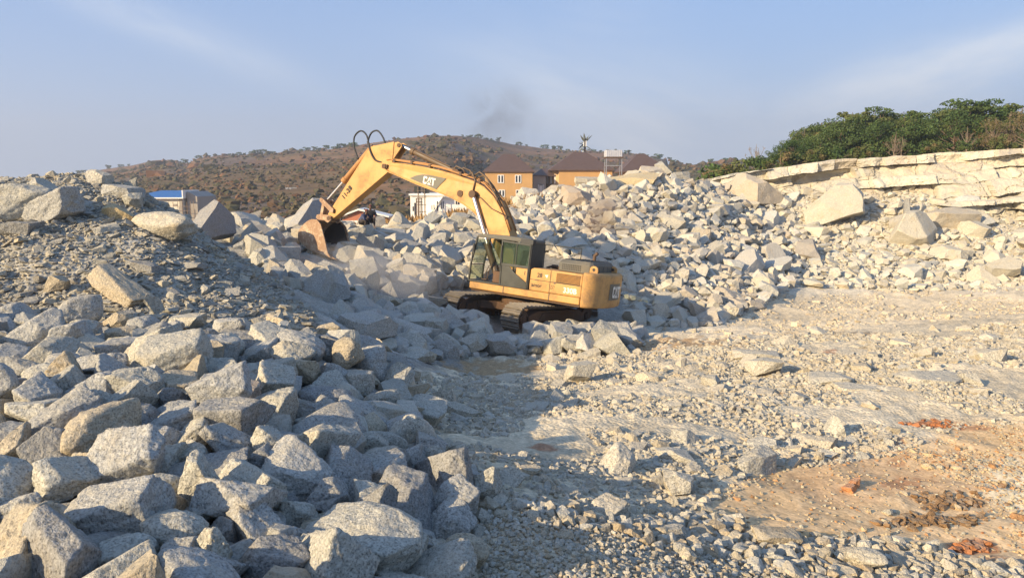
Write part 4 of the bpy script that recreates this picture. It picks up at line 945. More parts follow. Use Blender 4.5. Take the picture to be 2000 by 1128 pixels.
a = P_(297, 420, yb); b = P_(313, 397, yb); MB().box(a[0] - k0[0] + 2.5, b[0] - k0[0] + 2.5, -0.05, 0.02, 0, b[2] - zb3).build('doorway', M['pane'], sb)
a = P_(338, 402, yb); b = P_(345.5, 398, yb); MB().box(a[0] - k0[0] + 2.5, b[0] - k0[0] + 2.5, -0.05, 0.02, a[2] - zb3, b[2] - zb3).build('window', M['greywall'], sb)
MB().box(sw_ - 0.5, sw_ - 0.06, -0.12, -0.002, 0, she - 0.1).build('pillar', M['greywall'], sb)
gwo = empty('grey_shed', (k1[0] + 0.4, yb + 0.5, zb3)); tag(gwo, 'grey block shed with sloping top beside the blue-roofed shed', 'shed')
gx = P_(382, 384, yb)[0] - k1[0] - 0.4
MB().prism([(0, 0), (gx, 0), (gx, P_(382, 384, yb)[2] - zb3), (0.1, P_(360, 374, yb)[2] - zb3), (0, P_(359, 374, yb)[2] - zb3)], 0, 7).build('wall', M['greywall'], gwo)
sf = empty('scaffold', (k0[0], yb - 1.2, zb3)); tag(sf, 'thin pole scaffold along the cream shed wall', 'scaffold')
sm_ = MB()
for px in (320, 329, 338, 347, 356, 365, 372, 378):
    x_ = P_(px, 400, yb - 1.2)[0] - k0[0]; sm_.bar((x_, 0, 0), (x_, 0, she - 0.3 - 0.1 * (px % 3)), 0.05, 0.05)
for z_ in (she - 1.1, she - 1.7): sm_.bar((P_(318, 400, yb)[0] - k0[0], 0, z_), (P_(380, 400, yb)[0] - k0[0], 0, z_ - 0.05), 0.05, 0.05)
sm_.build('pole_frame', M['pole'], sf)
# lattice pylon in front of the hill
yp = 190.0; l0 = P_(568, 440, yp); l1 = P_(568, 366, yp); l0[2] = float(hill_z(np.array([l0[0]]), np.array([yp]))[0]); py_ = empty('pylon', (l0[0], yp, l0[2])); tag(py_, 'thin lattice power pylon against the hillside', 'pylon')
ph = l1[2] - l0[2]; pm = MB()
for sx_ in (-1, 1):
    for sy in (-1, 1): pm.bar((sx_ * 0.75, sy * 0.75, -3), (sx_ * 0.35, sy * 0.35, ph), 0.06, 0.06)
for k in range(9):
    z_, z2_ = ph * k / 9, ph * (k + 1) / 9; w_ = 0.75 - 0.4 * k / 9
    for sy in (-1, 1):
        pm.bar((-w_, sy * w_, z_), (w_, sy * w_, z2_), 0.04, 0.04); pm.bar((w_, sy * w_, z_), (-w_, sy * w_, z2_), 0.04, 0.04)
for z_ in (ph * 0.52, ph * 0.85): pm.bar((-1.0, 0, z_), (1.9, 0, z_), 0.08, 0.08)
pm.build('lattice', M['steel'], py_)

# ------------------------------------------------------------------ trees
def leaf_mat():
    m, n = new_mat('foliage'); c = n.add('Attribute', dict(attribute_name='col')).outputs['Color']
    col = n.mix(1.0, c, n.ramp(n.add('ObjectInfo').outputs['Random'], [(0.0, (0.86, 0.92, 0.86)), (1.0, (1.14, 1.06, 1.08))]), 'MULTIPLY')
    d = n.add('BsdfDiffuse', Color=col); t = n.add('BsdfTranslucent', Color=n.mix(1.0, col, (1.1, 1.15, 0.6), 'MULTIPLY'))
    finish(n, n.add('MixShader', i0=0.22, i1=d, i2=t)); return m
M['leaf'] = leaf_mat(); M['bark'] = flat('tree_bark', (0.16, 0.115, 0.075), 0.9, 0, 0.25); M['barkpale'] = flat('pale_bark', (0.23, 0.175, 0.12), 0.9, 0, 0.2)
def make_tree(name, seed, H_, Rr, cols, nclump, nleaf, leaf, bare=0.0, flat_top=0.78, bark=None, lowcrown=0.22, parent_parts=True, trunk_r=0.09):
    rg = np.random.default_rng(seed); root = empty(name)
    tk = MB(); c = []
    lean = rg.normal(0, 0.04, 2) * H_
    for i in range(nclump):
        th = rg.uniform(0, 2 * math.pi); f = math.sqrt(rg.uniform(0.02, 1)); z = H_ * (lowcrown + (1 - lowcrown) * rg.uniform(0, 1) ** 0.8 * (1 - 0.28 * f * f)) * 0.93
        prof = Rr * (0.55 + 0.45 * math.sin(math.pi * min(1, max(0, (z / H_ - lowcrown) / (1 - lowcrown)) * 0.8 + 0.15)))
        c.append((math.cos(th) * f * prof + lean[0] * z / H_, math.sin(th) * f * prof + lean[1] * z / H_, z))
    c = np.array(c)
    tk.tube([(0, 0, -0.5), (lean[0] * .3, lean[1] * .3, H_ * 0.3), (lean[0] * .6, lean[1] * .6, H_ * 0.6), (lean[0], lean[1], H_ * 0.88)], [trunk_r * 1.2, trunk_r, trunk_r * 0.7, trunk_r * 0.2], 7)
    for q_ in c:
        zb_ = max(0.12 * H_, min(q_[2] * 0.62, H_ * 0.6)); mid = Vector((q_[0] * 0.5, q_[1] * 0.5, zb_ + (q_[2] - zb_) * 0.35))
        tk.tube([(lean[0] * zb_ / H_, lean[1] * zb_ / H_, zb_), mid, tuple(q_)], [trunk_r * 0.5, trunk_r * 0.32, 0.012], 5, cap=False)
        if bare:
            for _ in range(5):
                d_ = rg.normal(0, 1, 3); d_[2] = abs(d_[2]) + 0.3; d_ *= 0.6 * Rr * 0.4 / np.linalg.norm(d_)
                s_ = mid.lerp(Vector(q_), rg.uniform(0.2, 1)); tk.tube([s_, s_ + Vector(d_) * 0.5, s_ + Vector(d_) + Vector((0, 0, 0.08))], [0.022, 0.016, 0.006], 4, cap=False)
    tk.build('trunk', bark or M['bark'], root)
    if nleaf:
        cr = 0.27 * Rr * rg.uniform(0.75, 1.3, nclump); idx = np.repeat(np.arange(nclump), nleaf)
        d_ = rg.normal(0, 1, (len(idx), 3)); d_ /= np.linalg.norm(d_, axis=1)[:, None]; rad = rg.uniform(0.35, 1.0, len(idx)) ** 0.5
        pos = c[idx] + d_ * (rad * cr[idx])[:, None] * np.array([1.15, 1.15, flat_top])
        nrm = d_ * 0.7 + rg.normal(0, 0.6, d_.shape) + np.array([0, 0, 0.5]); nrm /= np.linalg.norm(nrm, axis=1)[:, None]
        a_ = np.cross(nrm, rg.normal(0, 1, nrm.shape)); a_ /= np.linalg.norm(a_, axis=1)[:, None]; b_ = np.cross(nrm, a_)
        L_ = leaf * rg.uniform(0.6, 1.35, len(idx)); W_ = L_ * 0.62
        V = np.stack([pos - a_ * L_[:, None], pos + b_ * W_[:, None] + nrm * 0.15 * L_[:, None], pos + a_ * L_[:, None], pos - b_ * W_[:, None] + nrm * 0.15 * L_[:, None]], 1).reshape(-1, 3)
        pal = np.array(cols); cc = pal[rg.integers(0, len(pal), nclump)][idx] * rg.uniform(0.7, 1.35, (len(idx), 1))
        raw_obj('crown', V, np.arange(len(V)).reshape(-1, 4), M['leaf'], root, np.repeat(cc, 4, axis=0))
    return root
DG = [(0.080, 0.125, 0.045), (0.095, 0.142, 0.05), (0.070, 0.108, 0.04)]
MG = [(0.115, 0.148, 0.05), (0.13, 0.152, 0.056), (0.10, 0.138, 0.048)]
YB = [(0.17, 0.145, 0.065), (0.18, 0.135, 0.07), (0.13, 0.135, 0.055)]
RB = [(0.16, 0.075, 0.04), (0.12, 0.07, 0.04)]
protos = {
 'dense_tree': [make_tree('dense_tree', 11, 6.0, 2.6, DG, 44, 130, 0.105), make_tree('dense_tree', 12, 6.0, 2.4, DG, 40, 130, 0.105), make_tree('dense_tree', 13, 6.0, 2.9, DG + MG[:1], 48, 120, 0.105)],
 'leafy_tree': [make_tree('leafy_tree', 21, 6.0, 2.2, MG, 34, 95, 0.105, lowcrown=0.3), make_tree('leafy_tree', 22, 6.0, 2.1, MG + YB[:1], 32, 90, 0.105, lowcrown=0.3)],
 'flat_topped_tree': [make_tree('flat_topped_tree', 31, 6.0, 2.1, DG + MG, 22, 110, 0.105, flat_top=0.35, lowcrown=0.62), make_tree('flat_topped_tree', 32, 6.0, 1.7, MG, 20, 110, 0.105, flat_top=0.35, lowcrown=0.62)],
 'dry_tree': [make_tree('dry_tree', 41, 6.0, 1.7, YB, 24, 34, 0.10, 1.0, bark=M['barkpale'], lowcrown=0.35), make_tree('dry_tree', 42, 6.0, 1.8, YB, 22, 26, 0.10, 1.0, bark=M['barkpale'], lowcrown=0.35)],
 'bare_tree': [make_tree('bare_tree', 51, 6.0, 1.7, RB, 18, 0, 0.1, 1.0, bark=M['barkpale'], lowcrown=0.35), make_tree('bare_tree', 52, 6.0, 2.0, RB, 16, 5, 0.10, 1.0, bark=M['barkpale'], lowcrown=0.35)],
 'bush': [make_tree('bush', 61, 2.0, 1.3, DG + MG, 18, 90, 0.095, lowcrown=0.05, trunk_r=0.05), make_tree('bush', 62, 2.0, 1.2, MG + YB, 16, 80, 0.095, lowcrown=0.05, trunk_r=0.05)],
}
CAT = dict(dense_tree='tree', leafy_tree='tree', flat_topped_tree='tree', dry_tree='tree', bare_tree='tree', bush='bush')
DESC = dict(dense_tree='dense dark green tree', leafy_tree='mid-green loose tree', flat_topped_tree='flat-topped tree', dry_tree='thin dry brownish tree', bare_tree='bare leafless tree', bush='low green bush')
used = set(); rt_ = random.Random(3)
# (kind, px of trunk, py of crown top, distance)
TREES = []
crown = [(1470,300),(1500,292),(1530,268),(1560,254),(1600,240),(1650,229),(1700,230),(1740,226),(1790,226),(1830,206),(1860,196),(1900,204),(1945,204),(1990,200),(2060,200),(2150,195)]
cx_a = [a for a, b in crown]; cy_a = [b for a, b in crown]
for px in range(1512, 2140, 30):
    TREES.append((rt_.choice(['dense_tree', 'dense_tree', 'leafy_tree']) if px > 1800 else 'dense_tree', px + rt_.uniform(-9, 9), np.interp(px, cx_a, cy_a) + rt_.uniform(6, 26), rt_.uniform(70, 76)))
for px in range(1560, 2180, 34):
    TREES.append((rt_.choice(['dense_tree', 'leafy_tree']), px + rt_.uniform(-9, 9), np.interp(px, cx_a, cy_a) + rt_.uniform(0, 9), rt_.uniform(80, 86)))
for px in range(1590, 2180, 38):
    TREES.append(('leafy_tree', px + rt_.uniform(-9, 9), np.interp(px, cx_a, cy_a) + rt_.uniform(-3, 6), rt_.uniform(89, 95)))
TREES += [('flat_topped_tree', 1712, 222, 79), ('flat_topped_tree', 1765, 224, 80), ('flat_topped_tree', 1860, 192, 78), ('flat_topped_tree', 1921, 193, 77), ('flat_topped_tree', 1655, 224, 79), ('flat_topped_tree', 1990, 197, 78)]
TREES += [('dry_tree', 1935, 225, 68), ('dry_tree', 1968, 212, 67.5), ('dry_tree', 1998, 208, 67), ('dry_tree', 2030, 215, 67)]
TREES += [('bare_tree', 1745, 258, 66), ('bare_tree', 1478, 283, 70), ('bare_tree', 1760, 268, 67), ('bare_tree', 1888, 240, 67)]
TREES += [('bush', 1435, 322, 72), ('bush', 1415, 326, 74), ('bush', 1525, 296, 66), ('bush', 1560, 300, 66), ('bush', 1598, 292, 66), ('bush', 1640, 286, 66), ('bush', 1690, 286, 66), ('bush', 1800, 272, 66), ('bush', 1870, 272, 65), ('bush', 1822, 276, 65), ('bush', 1955, 262, 65), ('bush', 1488, 305, 68)]
bykind = {}
for t_ in TREES: bykind.setdefault(t_[0], []).append(t_)
ORD = ['', 'second', 'third', 'fourth', 'fifth', 'sixth', 'seventh', 'eighth', 'ninth', 'tenth', 'eleventh', 'twelfth', 'thirteenth', 'fourteenth', 'fifteenth', 'sixteenth', 'seventeenth', 'eighteenth', 'nineteenth', 'twentieth']
cnt = {}
for kind, lst in bykind.items():
    lst.sort(key=lambda a: (a[3] > 77) * 10000 + (a[3] > 88) * 10000 + a[1])
    for i, (k_, px, py, Yt) in enumerate(lst):
        g_ = at(px, 300, Yt); gz_ = float(ground_h(g_[0], Yt)[0]); top_z = at(px, py, Yt)[2]; hgt = max(1.0, (top_z - gz_) * (1.2 if px < 1780 else 1.07))
        pr = protos[kind]; key = (kind, i % len(pr)); src = pr[i % len(pr)]
        o = src if key not in used else copy_tree(src); used.add(key)
        s_ = hgt / (2.0 if kind == 'bush' else 6.0); wid = min(s_, 1.25) if kind in ('dense_tree', 'leafy_tree') else s_
        o.location = (g_[0], Yt, gz_ - 0.1); o.rotation_euler = (0, 0, rt_.uniform(0, 6.28)); o.scale = (max(wid, 0.8 * s_),) * 2 + (s_,)
        row = 'front row' if Yt < 77 else 'middle row' if Yt < 88 else 'back row'
        j = cnt.get((kind, row), 0); cnt[(kind, row)] = j + 1
        n_row = sum(1 for q_ in lst if ('front row' if q_[3] < 77 else 'middle row' if q_[3] < 88 else 'back row') == row)
        lab = f"{'leftmost' if j == 0 else ORD[j] + ' from left'} of the {DESC[kind]}s" if n_row > 1 else f"lone {DESC[kind]}"
        lab = lab.replace('tree rising above the canopys', 'trees rising above the canopy').replace('bushs', 'bushes')
        tag(o, lab + f" in the wood's {row.split()[0]} row", CAT[kind], 'trees and bushes above the cliff')

# hillside: small trees on the skyline, and scrub nobody could count
sk_p = make_tree('hill_tree', 71, 4.0, 2.6, DG, 12, 30, 0.36, flat_top=0.7, lowcrown=0.12, trunk_r=0.16)
sk_q = make_tree('hill_tree', 72, 4.0, 2.2, DG, 9, 30, 0.36, flat_top=0.6, lowcrown=0.2, trunk_r=0.16)
rt_ = random.Random(9); first = [True, True]
SKT = [120,133,152,163,180,206,236,252,362,375,392,408,448,452,468,478,497,506,512,527,534,560,578,590,602,615,623,640,652,661,668,676,690,902,913,921,932,938,948,953,961,976,1010,1024,1066,1078,1086,1092,1106,1162,1172,1186,1204,1226,1256,1268,1284,1306,1318,1392,1402,1410,1421,1432,1446,1456,1466]
for i, px in enumerate(SKT):
    px += rt_.uniform(-3, 3); u_ = (px - CX) / (F * cp + (CY - 300) * sp)
    yy = np.linspace(300, 760, 400); zz = hill_z(u_ * yy, yy); k = int(np.argmax((zz - EYE) / yy)); k = max(0, k - 4)
    kk = i % 2; src = (sk_p, sk_q)[kk]
    o = src if first[kk] else copy_tree(src); first[kk] = False
    o.location = (u_ * yy[k], yy[k], zz[k] - 0.5); s_ = rt_.uniform(0.5, 1.25) * yy[k] / 600; o.scale = (s_ * rt_.uniform(0.9, 1.5), s_ * 1.2, s_); o.rotation_euler = (0, 0, rt_.uniform(0, 6.3))
    tag(o, "small dark tree standing on the distant hill's skyline", 'tree', 'trees along the hill skyline')
def ico(sub):
    bm = bmesh.new(); bmesh.ops.create_icosphere(bm, subdivisions=sub, radius=1.0)
    V = np.array([v.co[:] for v in bm.verts]); Fc = np.array([[v.index for v in f.verts] for f in bm.faces]); bm.free(); return V, Fc
rg = np.random.default_rng(77)
n_s = 14000; u_ = rg.uniform(-0.75, 0.42, n_s); yy = np.exp(rg.uniform(math.log(122), math.log(600), n_s)); xx = u_ * yy
mk = fbm(xy3(xx, yy, 0.012), 5, 50) + 0.5 * fbm(xy3(xx, yy, 0.05), 3, 91); keep = (mk > rg.uniform(-0.28, 0.34, n_s)) & ~(((yy < 205) & (u_ > -0.13))); xx, yy, mk = xx[keep], yy[keep], mk[keep]
zz = hill_z(xx, yy); V0, F0 = ico(1)
ss = rg.lognormal(0, 0.45, len(xx)) * 0.62 * np.clip(yy / 330, 0.7, 1.4)
V = V0[None] * (1 + 0.45 * rg.normal(0, 1, (len(xx), len(V0), 1)).clip(-1, 1)) * ss[:, None, None] * np.array([1.15, 1.15, 0.72]); V[:, :, 0] += xx[:, None]; V[:, :, 1] += yy[:, None]; V[:, :, 2] += (zz + 0.3 * ss)[:, None]
pal = np.array([(0.085, 0.078, 0.042), (0.11, 0.088, 0.05), (0.14, 0.09, 0.052), (0.17, 0.095, 0.055)]); cc = pal[rg.choice(4, len(xx), p=[.4, .3, .2, .1])] * rg.uniform(0.75, 1.25, (len(xx), 1))
M['scrub'] = (lambda mn: (finish(mn[1], mn[1].add('BsdfDiffuse', Color=mn[1].add('Attribute', dict(attribute_name='col')).outputs['Color'])), mn[0])[1])(new_mat('scrub'))
tag(raw_obj('hillside_scrub', V.reshape(-1, 3), (F0[None] + (np.arange(len(xx)) * len(V0))[:, None, None]).reshape(-1, 3), M['scrub'], None, np.repeat(cc, len(V0), axis=0)), kind='stuff')
# dry grass on the bank behind the rubble
n_g = 9000; gx = rg.uniform(620, 1060, n_g); gy = rg.uniform(48, 62, n_g); wx = (gx - 1000) / 1450 * gy; wz = base_h(wx, gy)
ang = rg.uniform(0, 6.28, n_g); hgt = rg.uniform(0.10, 0.42, n_g) * (0.5 + (fbm(xy3(wx, gy, 0.4), 3, 4) > 0)); b_ = np.stack([np.cos(ang), np.sin(ang), 0 * ang], 1) * 0.10; base = np.stack([wx, gy, wz - 0.03], 1)
tip = base + np.stack([rg.normal(0, .12, n_g), rg.normal(0, .12, n_g), hgt + 0.03], 1)
V = np.stack([base - b_, base + b_, tip], 1).reshape(-1, 3); cc = np.array([0.34, 0.215, 0.10]) * rg.uniform(0.6, 1.3, (n_g, 1))
tag(raw_obj('dry_grass', V, np.arange(n_g * 3).reshape(-1, 3), M['scrub'], None, np.repeat(cc, 3, axis=0)), kind='stuff')

# ------------------------------------------------------------------ the two people on the rocks
M['skin'] = flat('dark_skin', (0.15, 0.08, 0.05), 0.5); M['navy'] = flat('navy_cloth', (0.055, 0.065, 0.12), 0.9, 0, 0.25, 8); M['blackcloth'] = flat('black_cloth', (0.03, 0.03, 0.034), 0.9, 0, 0.25, 8); M['trousers'] = flat('dark_trousers', (0.045, 0.035, 0.03), 0.9, 0, 0.25, 8)
M['cap'] = flat('dark_red_cap', (0.13, 0.035, 0.025), 0.8)
def skin_obj(name, chains, mat, parent, levels=1, split=True):
    me = bpy.data.meshes.new(name); bm = bmesh.new(); lay = bm.verts.layers.skin.verify(); seen = {}
    first_ = True
    for ch in chains:
        prev = None
        for (x, y, z, r) in ch:
            k = (round(x, 4), round(y, 4), round(z, 4))
            if k in seen: v = seen[k]
            else:
                v = bm.verts.new((x, y, z)); seen[k] = v; v[lay].radius = (r, r)
                if first_: v[lay].use_root = True; first_ = False
            if prev is not None and prev is not v and not bm.edges.get((prev, v)): bm.edges.new((prev, v))
            prev = v
    bm.to_mesh(me); bm.free(); me.materials.append(mat)
    o = bpy.data.objects.new(name, me); COL.objects.link(o); o.parent = parent
    o.modifiers.new('skin', 'SKIN').use_smooth_shade = True; s_ = o.modifiers.new('sub', 'SUBSURF'); s_.levels = s_.render_levels = levels
    return o
def hand(x, y, z, dx, dy):
    ch = [[(x, y, z, 0.032), (x + dx * 0.05, y + dy * 0.05, z - 0.02, 0.034)]]
    px_, py2 = -dy, dx
    for k, L_ in enumerate((0.075, 0.085, 0.08, 0.065)):
        o_ = (k - 1.5) * 0.019; bx, by = x + dx * 0.08 + px_ * o_, y + dy * 0.08 + py2 * o_
        ch.append([(x + dx * 0.05, y + dy * 0.05, z - 0.02, 0.034), (bx, by, z - 0.03, 0.011), (bx + dx * L_ * 0.5, by + dy * L_ * 0.5, z - 0.045, 0.010), (bx + dx * L_ * 0.8, by + dy * L_ * 0.8, z - 0.08, 0.008)])
    ch.append([(x, y, z, 0.032), (x + dx * 0.03 + px_ * 0.045, y + dy * 0.03 + py2 * 0.045, z - 0.02, 0.012), (x + dx * 0.07 + px_ * 0.055, y + dy * 0.07 + py2 * 0.055, z - 0.035, 0.010)])
    return ch
def seated(loc, rz, lean, top_m, label, reach, cap):
    """sitting on a rock, knees forward (+X), trunk leaning forward"""
    root = empty('person', loc, rz); tag(root, label, 'person', 'people sitting on the rocks')
    sx_, sz = math.sin(lean), math.cos(lean)
    ch_ = (0.42 * sx_, 0, 0.10 + 0.42 * sz); nk = (0.56 * sx_, 0, 0.10 + 0.56 * sz); hd_ = (nk[0] + 0.07, 0, nk[2] + 0.13)
    pel = (0, 0, 0.10)
    chains = [[(*pel, 0.15), (0.2 * sx_, 0, 0.10 + 0.2 * sz, 0.145), (*ch_, 0.16), (*nk, 0.062), (nk[0] + 0.04, 0, nk[2] + 0.07, 0.06), (hd_[0], 0, hd_[2], 0.092), (hd_[0] + 0.01, 0, hd_[2] + 0.09, 0.07)]]
    arms = []
    for s_ in (-1, 1):
        sh_ = (ch_[0] + 0.02, s_ * 0.19, ch_[2] + 0.06); el = (ch_[0] + 0.16, s_ * (0.30 + reach * (s_ < 0)), ch_[2] - 0.17); wr_ = (0.46, s_ * (0.17 + 0.1 * reach), 0.30)
        chains.append([(*ch_, 0.16), (*sh_, 0.066), (*el, 0.047), (*wr_, 0.03)]); arms.append((sh_, el, wr_))
        kn = (0.46, s_ * 0.15, 0.22); an = (0.40, s_ * 0.15, -0.22)
        chains.append([(*pel, 0.15), (0.10, s_ * 0.10, 0.09, 0.10), (*kn, 0.07), (*an, 0.042), (0.52, s_ * 0.16, -0.27, 0.036), (0.58, s_ * 0.16, -0.28, 0.028)])
        chains += hand(*wr_, 0.95, 0.1 * s_)
    body_ = skin_obj('body', chains, M['skin'], root)
    top_ch = [[(*pel, 0.168), (0.2 * sx_, 0, 0.10 + 0.2 * sz, 0.165), (*ch_, 0.178), (nk[0] - 0.01, 0, nk[2] - 0.02, 0.078)]]
    for sh_, el, wr_ in arms: top_ch.append([(*ch_, 0.178), (*sh_, 0.082), (*el, 0.062), (wr_[0] * .9 + el[0] * .1, wr_[1] * .9 + el[1] * .1, wr_[2] * .9 + el[2] * .1, 0.045)])
    skin_obj('shirt', top_ch, top_m, root)
    tr_ch = []
    for s_ in (-1, 1): tr_ch.append([(*pel, 0.172), (0.10, s_ * 0.10, 0.09, 0.115), (0.46, s_ * 0.15, 0.22, 0.084), (0.41, s_ * 0.15, -0.18, 0.056)])
    skin_obj('trousers', tr_ch, M['trousers'], root)
    hb = MB()
    hc_ = Vector((hd_[0], 0, hd_[2] + 0.035)); V0_, F0_ = ico(2)
    hb.add([tuple(hc_ + Vector((v[0] * 0.105 - 0.012, v[1] * 0.092, max(v[2], -0.15 + 0.4 * v[0]) * 0.105 + 0.02))) for v in V0_], [tuple(f) for f in F0_]); hb.build('hair', cap, root, smooth=True)
    fc = MB(); fx = hd_[0] + 0.088
    fc.add([(fx, -0.014, hd_[2] - 0.02), (fx, 0.014, hd_[2] - 0.02), (fx + 0.028, 0, hd_[2] - 0.02), (fx, 0, hd_[2] + 0.03)], [(0, 1, 2), (0, 2, 3), (2, 1, 3), (0, 3, 1)]); fc.build('nose', M['skin'], root)
    for s_ in (-1, 1):
        MB().tube([(fx - 0.008, s_ * 0.032, hd_[2] + 0.018), (fx + 0.002, s_ * 0.032, hd_[2] + 0.018)], 0.011, 8).build('eye', M['ink'], root)
        MB().box(hd_[0] - 0.015, hd_[0] + 0.02, s_ * 0.083 - 0.01, s_ * 0.083 + 0.01, hd_[2] - 0.03, hd_[2] + 0.03).build('ear', M['skin'], root, bevel=0.008)
    MB().box(fx - 0.012, fx + 0.001, -0.025, 0.025, hd_[2] - 0.058, hd_[2] - 0.048).build('mouth', M['ink'], root)
    return root
pa = at(703, 433, 40.0); pb_ = at(723, 432, 40.3)
seated(tuple(pa - np.array([0, 0, 0.10])), R(-20), 0.75, M['navy'], 'person in navy shirt hunched forward on the rocks by the bucket', 0.0, M['cap'])
seated(tuple(pb_ - np.array([0, 0, 0.02])), R(-70), 0.25, M['blackcloth'], 'person in black top sitting just right of the one in navy', 0.16, M['cap'])
# ------------------------------------------------------------------ rocks
ICO = {k: ico(k) for k in (1, 2, 3, 4, 5)}
def rock_shape(seed, sub, kind):
    rg = np.random.default_rng(seed); V, Fc = ICO[sub]
    ax = np.array([[1,0,0],[-1,0,0],[0,1,0],[0,-1,0],[0,0,1],[0,0,-1]], float)
    tilt = {'block': 0.20, 'slab': 0.13, 'round': 0.3, 'wedge': 0.28, 'point': 0.25}[kind]
    n_ = ax + rg.normal(0, tilt, ax.shape); d = rg.uniform(0.84, 1.0, 6)
    m_ = {'block': 8, 'slab': 7, 'round': 20, 'wedge': 7, 'point': 6}[kind]
    e_ = rg.normal(0, 1, (m_, 3)); n_ = np.r_[n_, e_]
    d = np.r_[d, rg.uniform(0.86, 1.25, m_) if kind != 'round' else rg.uniform(0.88, 1.06, m_)]
    if kind == 'wedge': n_ = np.r_[n_, [[0.75, rg.normal(0, .2), 0.75]]]; d = np.r_[d, 0.42]
    if kind == 'point':
        for k in range(4):
            th = k * math.pi / 2 + rg.uniform(0, 1.2); n_ = np.r_[n_, [[math.cos(th), math.sin(th), 0.55 + rg.uniform(-.1, .25)]]]; d = np.r_[d, rg.uniform(0.5, 0.72)]
    n_ /= np.linalg.norm(n_, axis=1)[:, None]
    a = np.maximum(V @ (n_ / d[:, None]).T, 0); k = 11 if kind == 'round' else {1: 90, 2: 90, 3: 70, 4: 90, 5: 110}[sub]
    Pn = V / ((a ** k).sum(1) ** (1 / k))[:, None]
    s = seed * 7.13
    Pn = Pn + V * (0.035 * fbm(Pn * 1.5 + s, 3, seed))[:, None]
    if sub >= 3: Pn = Pn - V * (0.05 * smooth01((fbm(Pn * 1.9 - s, 3, seed + 3) - 0.08) / 0.07))[:, None]
    if sub >= 3:
        Pn = Pn + V * (0.055 * (0.35 - np.abs(fbm(Pn * 2.6 + s, 3, seed + 5))) + 0.028 * fbm(Pn * 7 + s, 3, seed + 9))[:, None]
    if sub >= 5: Pn = Pn + V * (0.013 * fbm(Pn * 22 + s, 3, seed + 12))[:, None]
    lo, hi = Pn.min(0), Pn.max(0)
    return (Pn - (lo + hi) / 2) / (hi - lo), Fc
def poly_shape(seed, kind, fine):
    """rock broken along flat planes: a box cut by random planes; fine adds worn edges and a rough skin"""
    rg = np.random.default_rng(seed); bm = bmesh.new(); bmesh.ops.create_cube(bm, size=2.0)
    m_ = {'block': 8, 'slab': 7, 'round': 18, 'wedge': 8, 'point': 7}[kind]
    tl = {'block': .22, 'slab': .16, 'round': .3, 'wedge': .3, 'point': .25}[kind]
    pl = [(Vector(a) + Vector(rg.normal(0, tl, 3)), rg.uniform(0.78, 0.96)) for a in ((1,0,0),(-1,0,0),(0,1,0),(0,-1,0),(0,0,1),(0,0,-1))]
    pl += [(Vector(rg.normal(0, 1, 3)), rg.uniform(0.72, 1.12) if kind != 'round' else rg.uniform(0.84, 1.0)) for _ in range(m_)]
    if kind == 'wedge': pl.append((Vector((0.75, rg.normal(0, .2), 0.75)), 0.38))
    if kind == 'point': pl += [(Vector((math.cos(k * 1.57 + rg.uniform(0, 1.2)), math.sin(k * 1.57 + rg.uniform(0, 1.2)), 0.55)), rg.uniform(.5, .7)) for k in range(4)]
    for nn, d in pl:
        nn = nn.normalized()
        r = bmesh.ops.bisect_plane(bm, geom=bm.verts[:] + bm.edges[:] + bm.faces[:], plane_co=nn * d, plane_no=nn, clear_outer=True)
        e_ = [g for g in r['geom_cut'] if isinstance(g, bmesh.types.BMEdge)]
        if len(e_) > 2: bmesh.ops.holes_fill(bm, edges=e_, sides=0)
    if fine:
        bmesh.ops.bevel(bm, geom=bm.edges[:], offset=0.035, segments=1, affect='EDGES', clamp_overlap=True)
        bmesh.ops.triangulate(bm, faces=bm.faces[:])
        for _ in range(2):
            le = [e for e in bm.edges if e.calc_length() > 0.28]
            if le: bmesh.ops.subdivide_edges(bm, edges=le, cuts=1)
            bmesh.ops.triangulate(bm, faces=bm.faces[:])
    bmesh.ops.triangulate(bm, faces=bm.faces[:]); bmesh.ops.recalc_face_normals(bm, faces=bm.faces[:])
    bm.verts.index_update(); V = np.array([v.co[:] for v in bm.verts]); Fc = np.array([[v.index for v in f.verts] for f in bm.faces]); bm.free()
    if fine: V = V * (1 + 0.05 * fbm(V * 2.3 + seed, 3, seed) + 0.03 * fbm(V * 6 + seed, 2, seed + 4))[:, None]
    lo, hi = V.min(0), V.max(0)
    return (V - (lo + hi) / 2) / (hi - lo), Fc
KINDS = ['block', 'slab', 'wedge', 'round', 'point']
NV = 8
def rotm(rz, rx, ry):
    cz, sz = np.cos(rz), np.sin(rz); cx_, sx_ = np.cos(rx), np.sin(rx); cy_, sy_ = np.cos(ry), np.sin(ry)
    Z = np.zeros_like(cz); O = np.ones_like(cz)
    A = np.stack([np.stack([cz, -sz, Z], -1), np.stack([sz, cz, Z], -1), np.stack([Z, Z, O], -1)], -2)
    B = np.stack([np.stack([O, Z, Z], -1), np.stack([Z, cx_, -sx_], -1), np.stack([Z, sx_, cx_], -1)], -2)
    C = np.stack([np.stack([cy_, Z, sy_], -1), np.stack([Z, O, Z], -1), np.stack([-sy_, Z, cy_], -1)], -2)
    return A @ B @ C
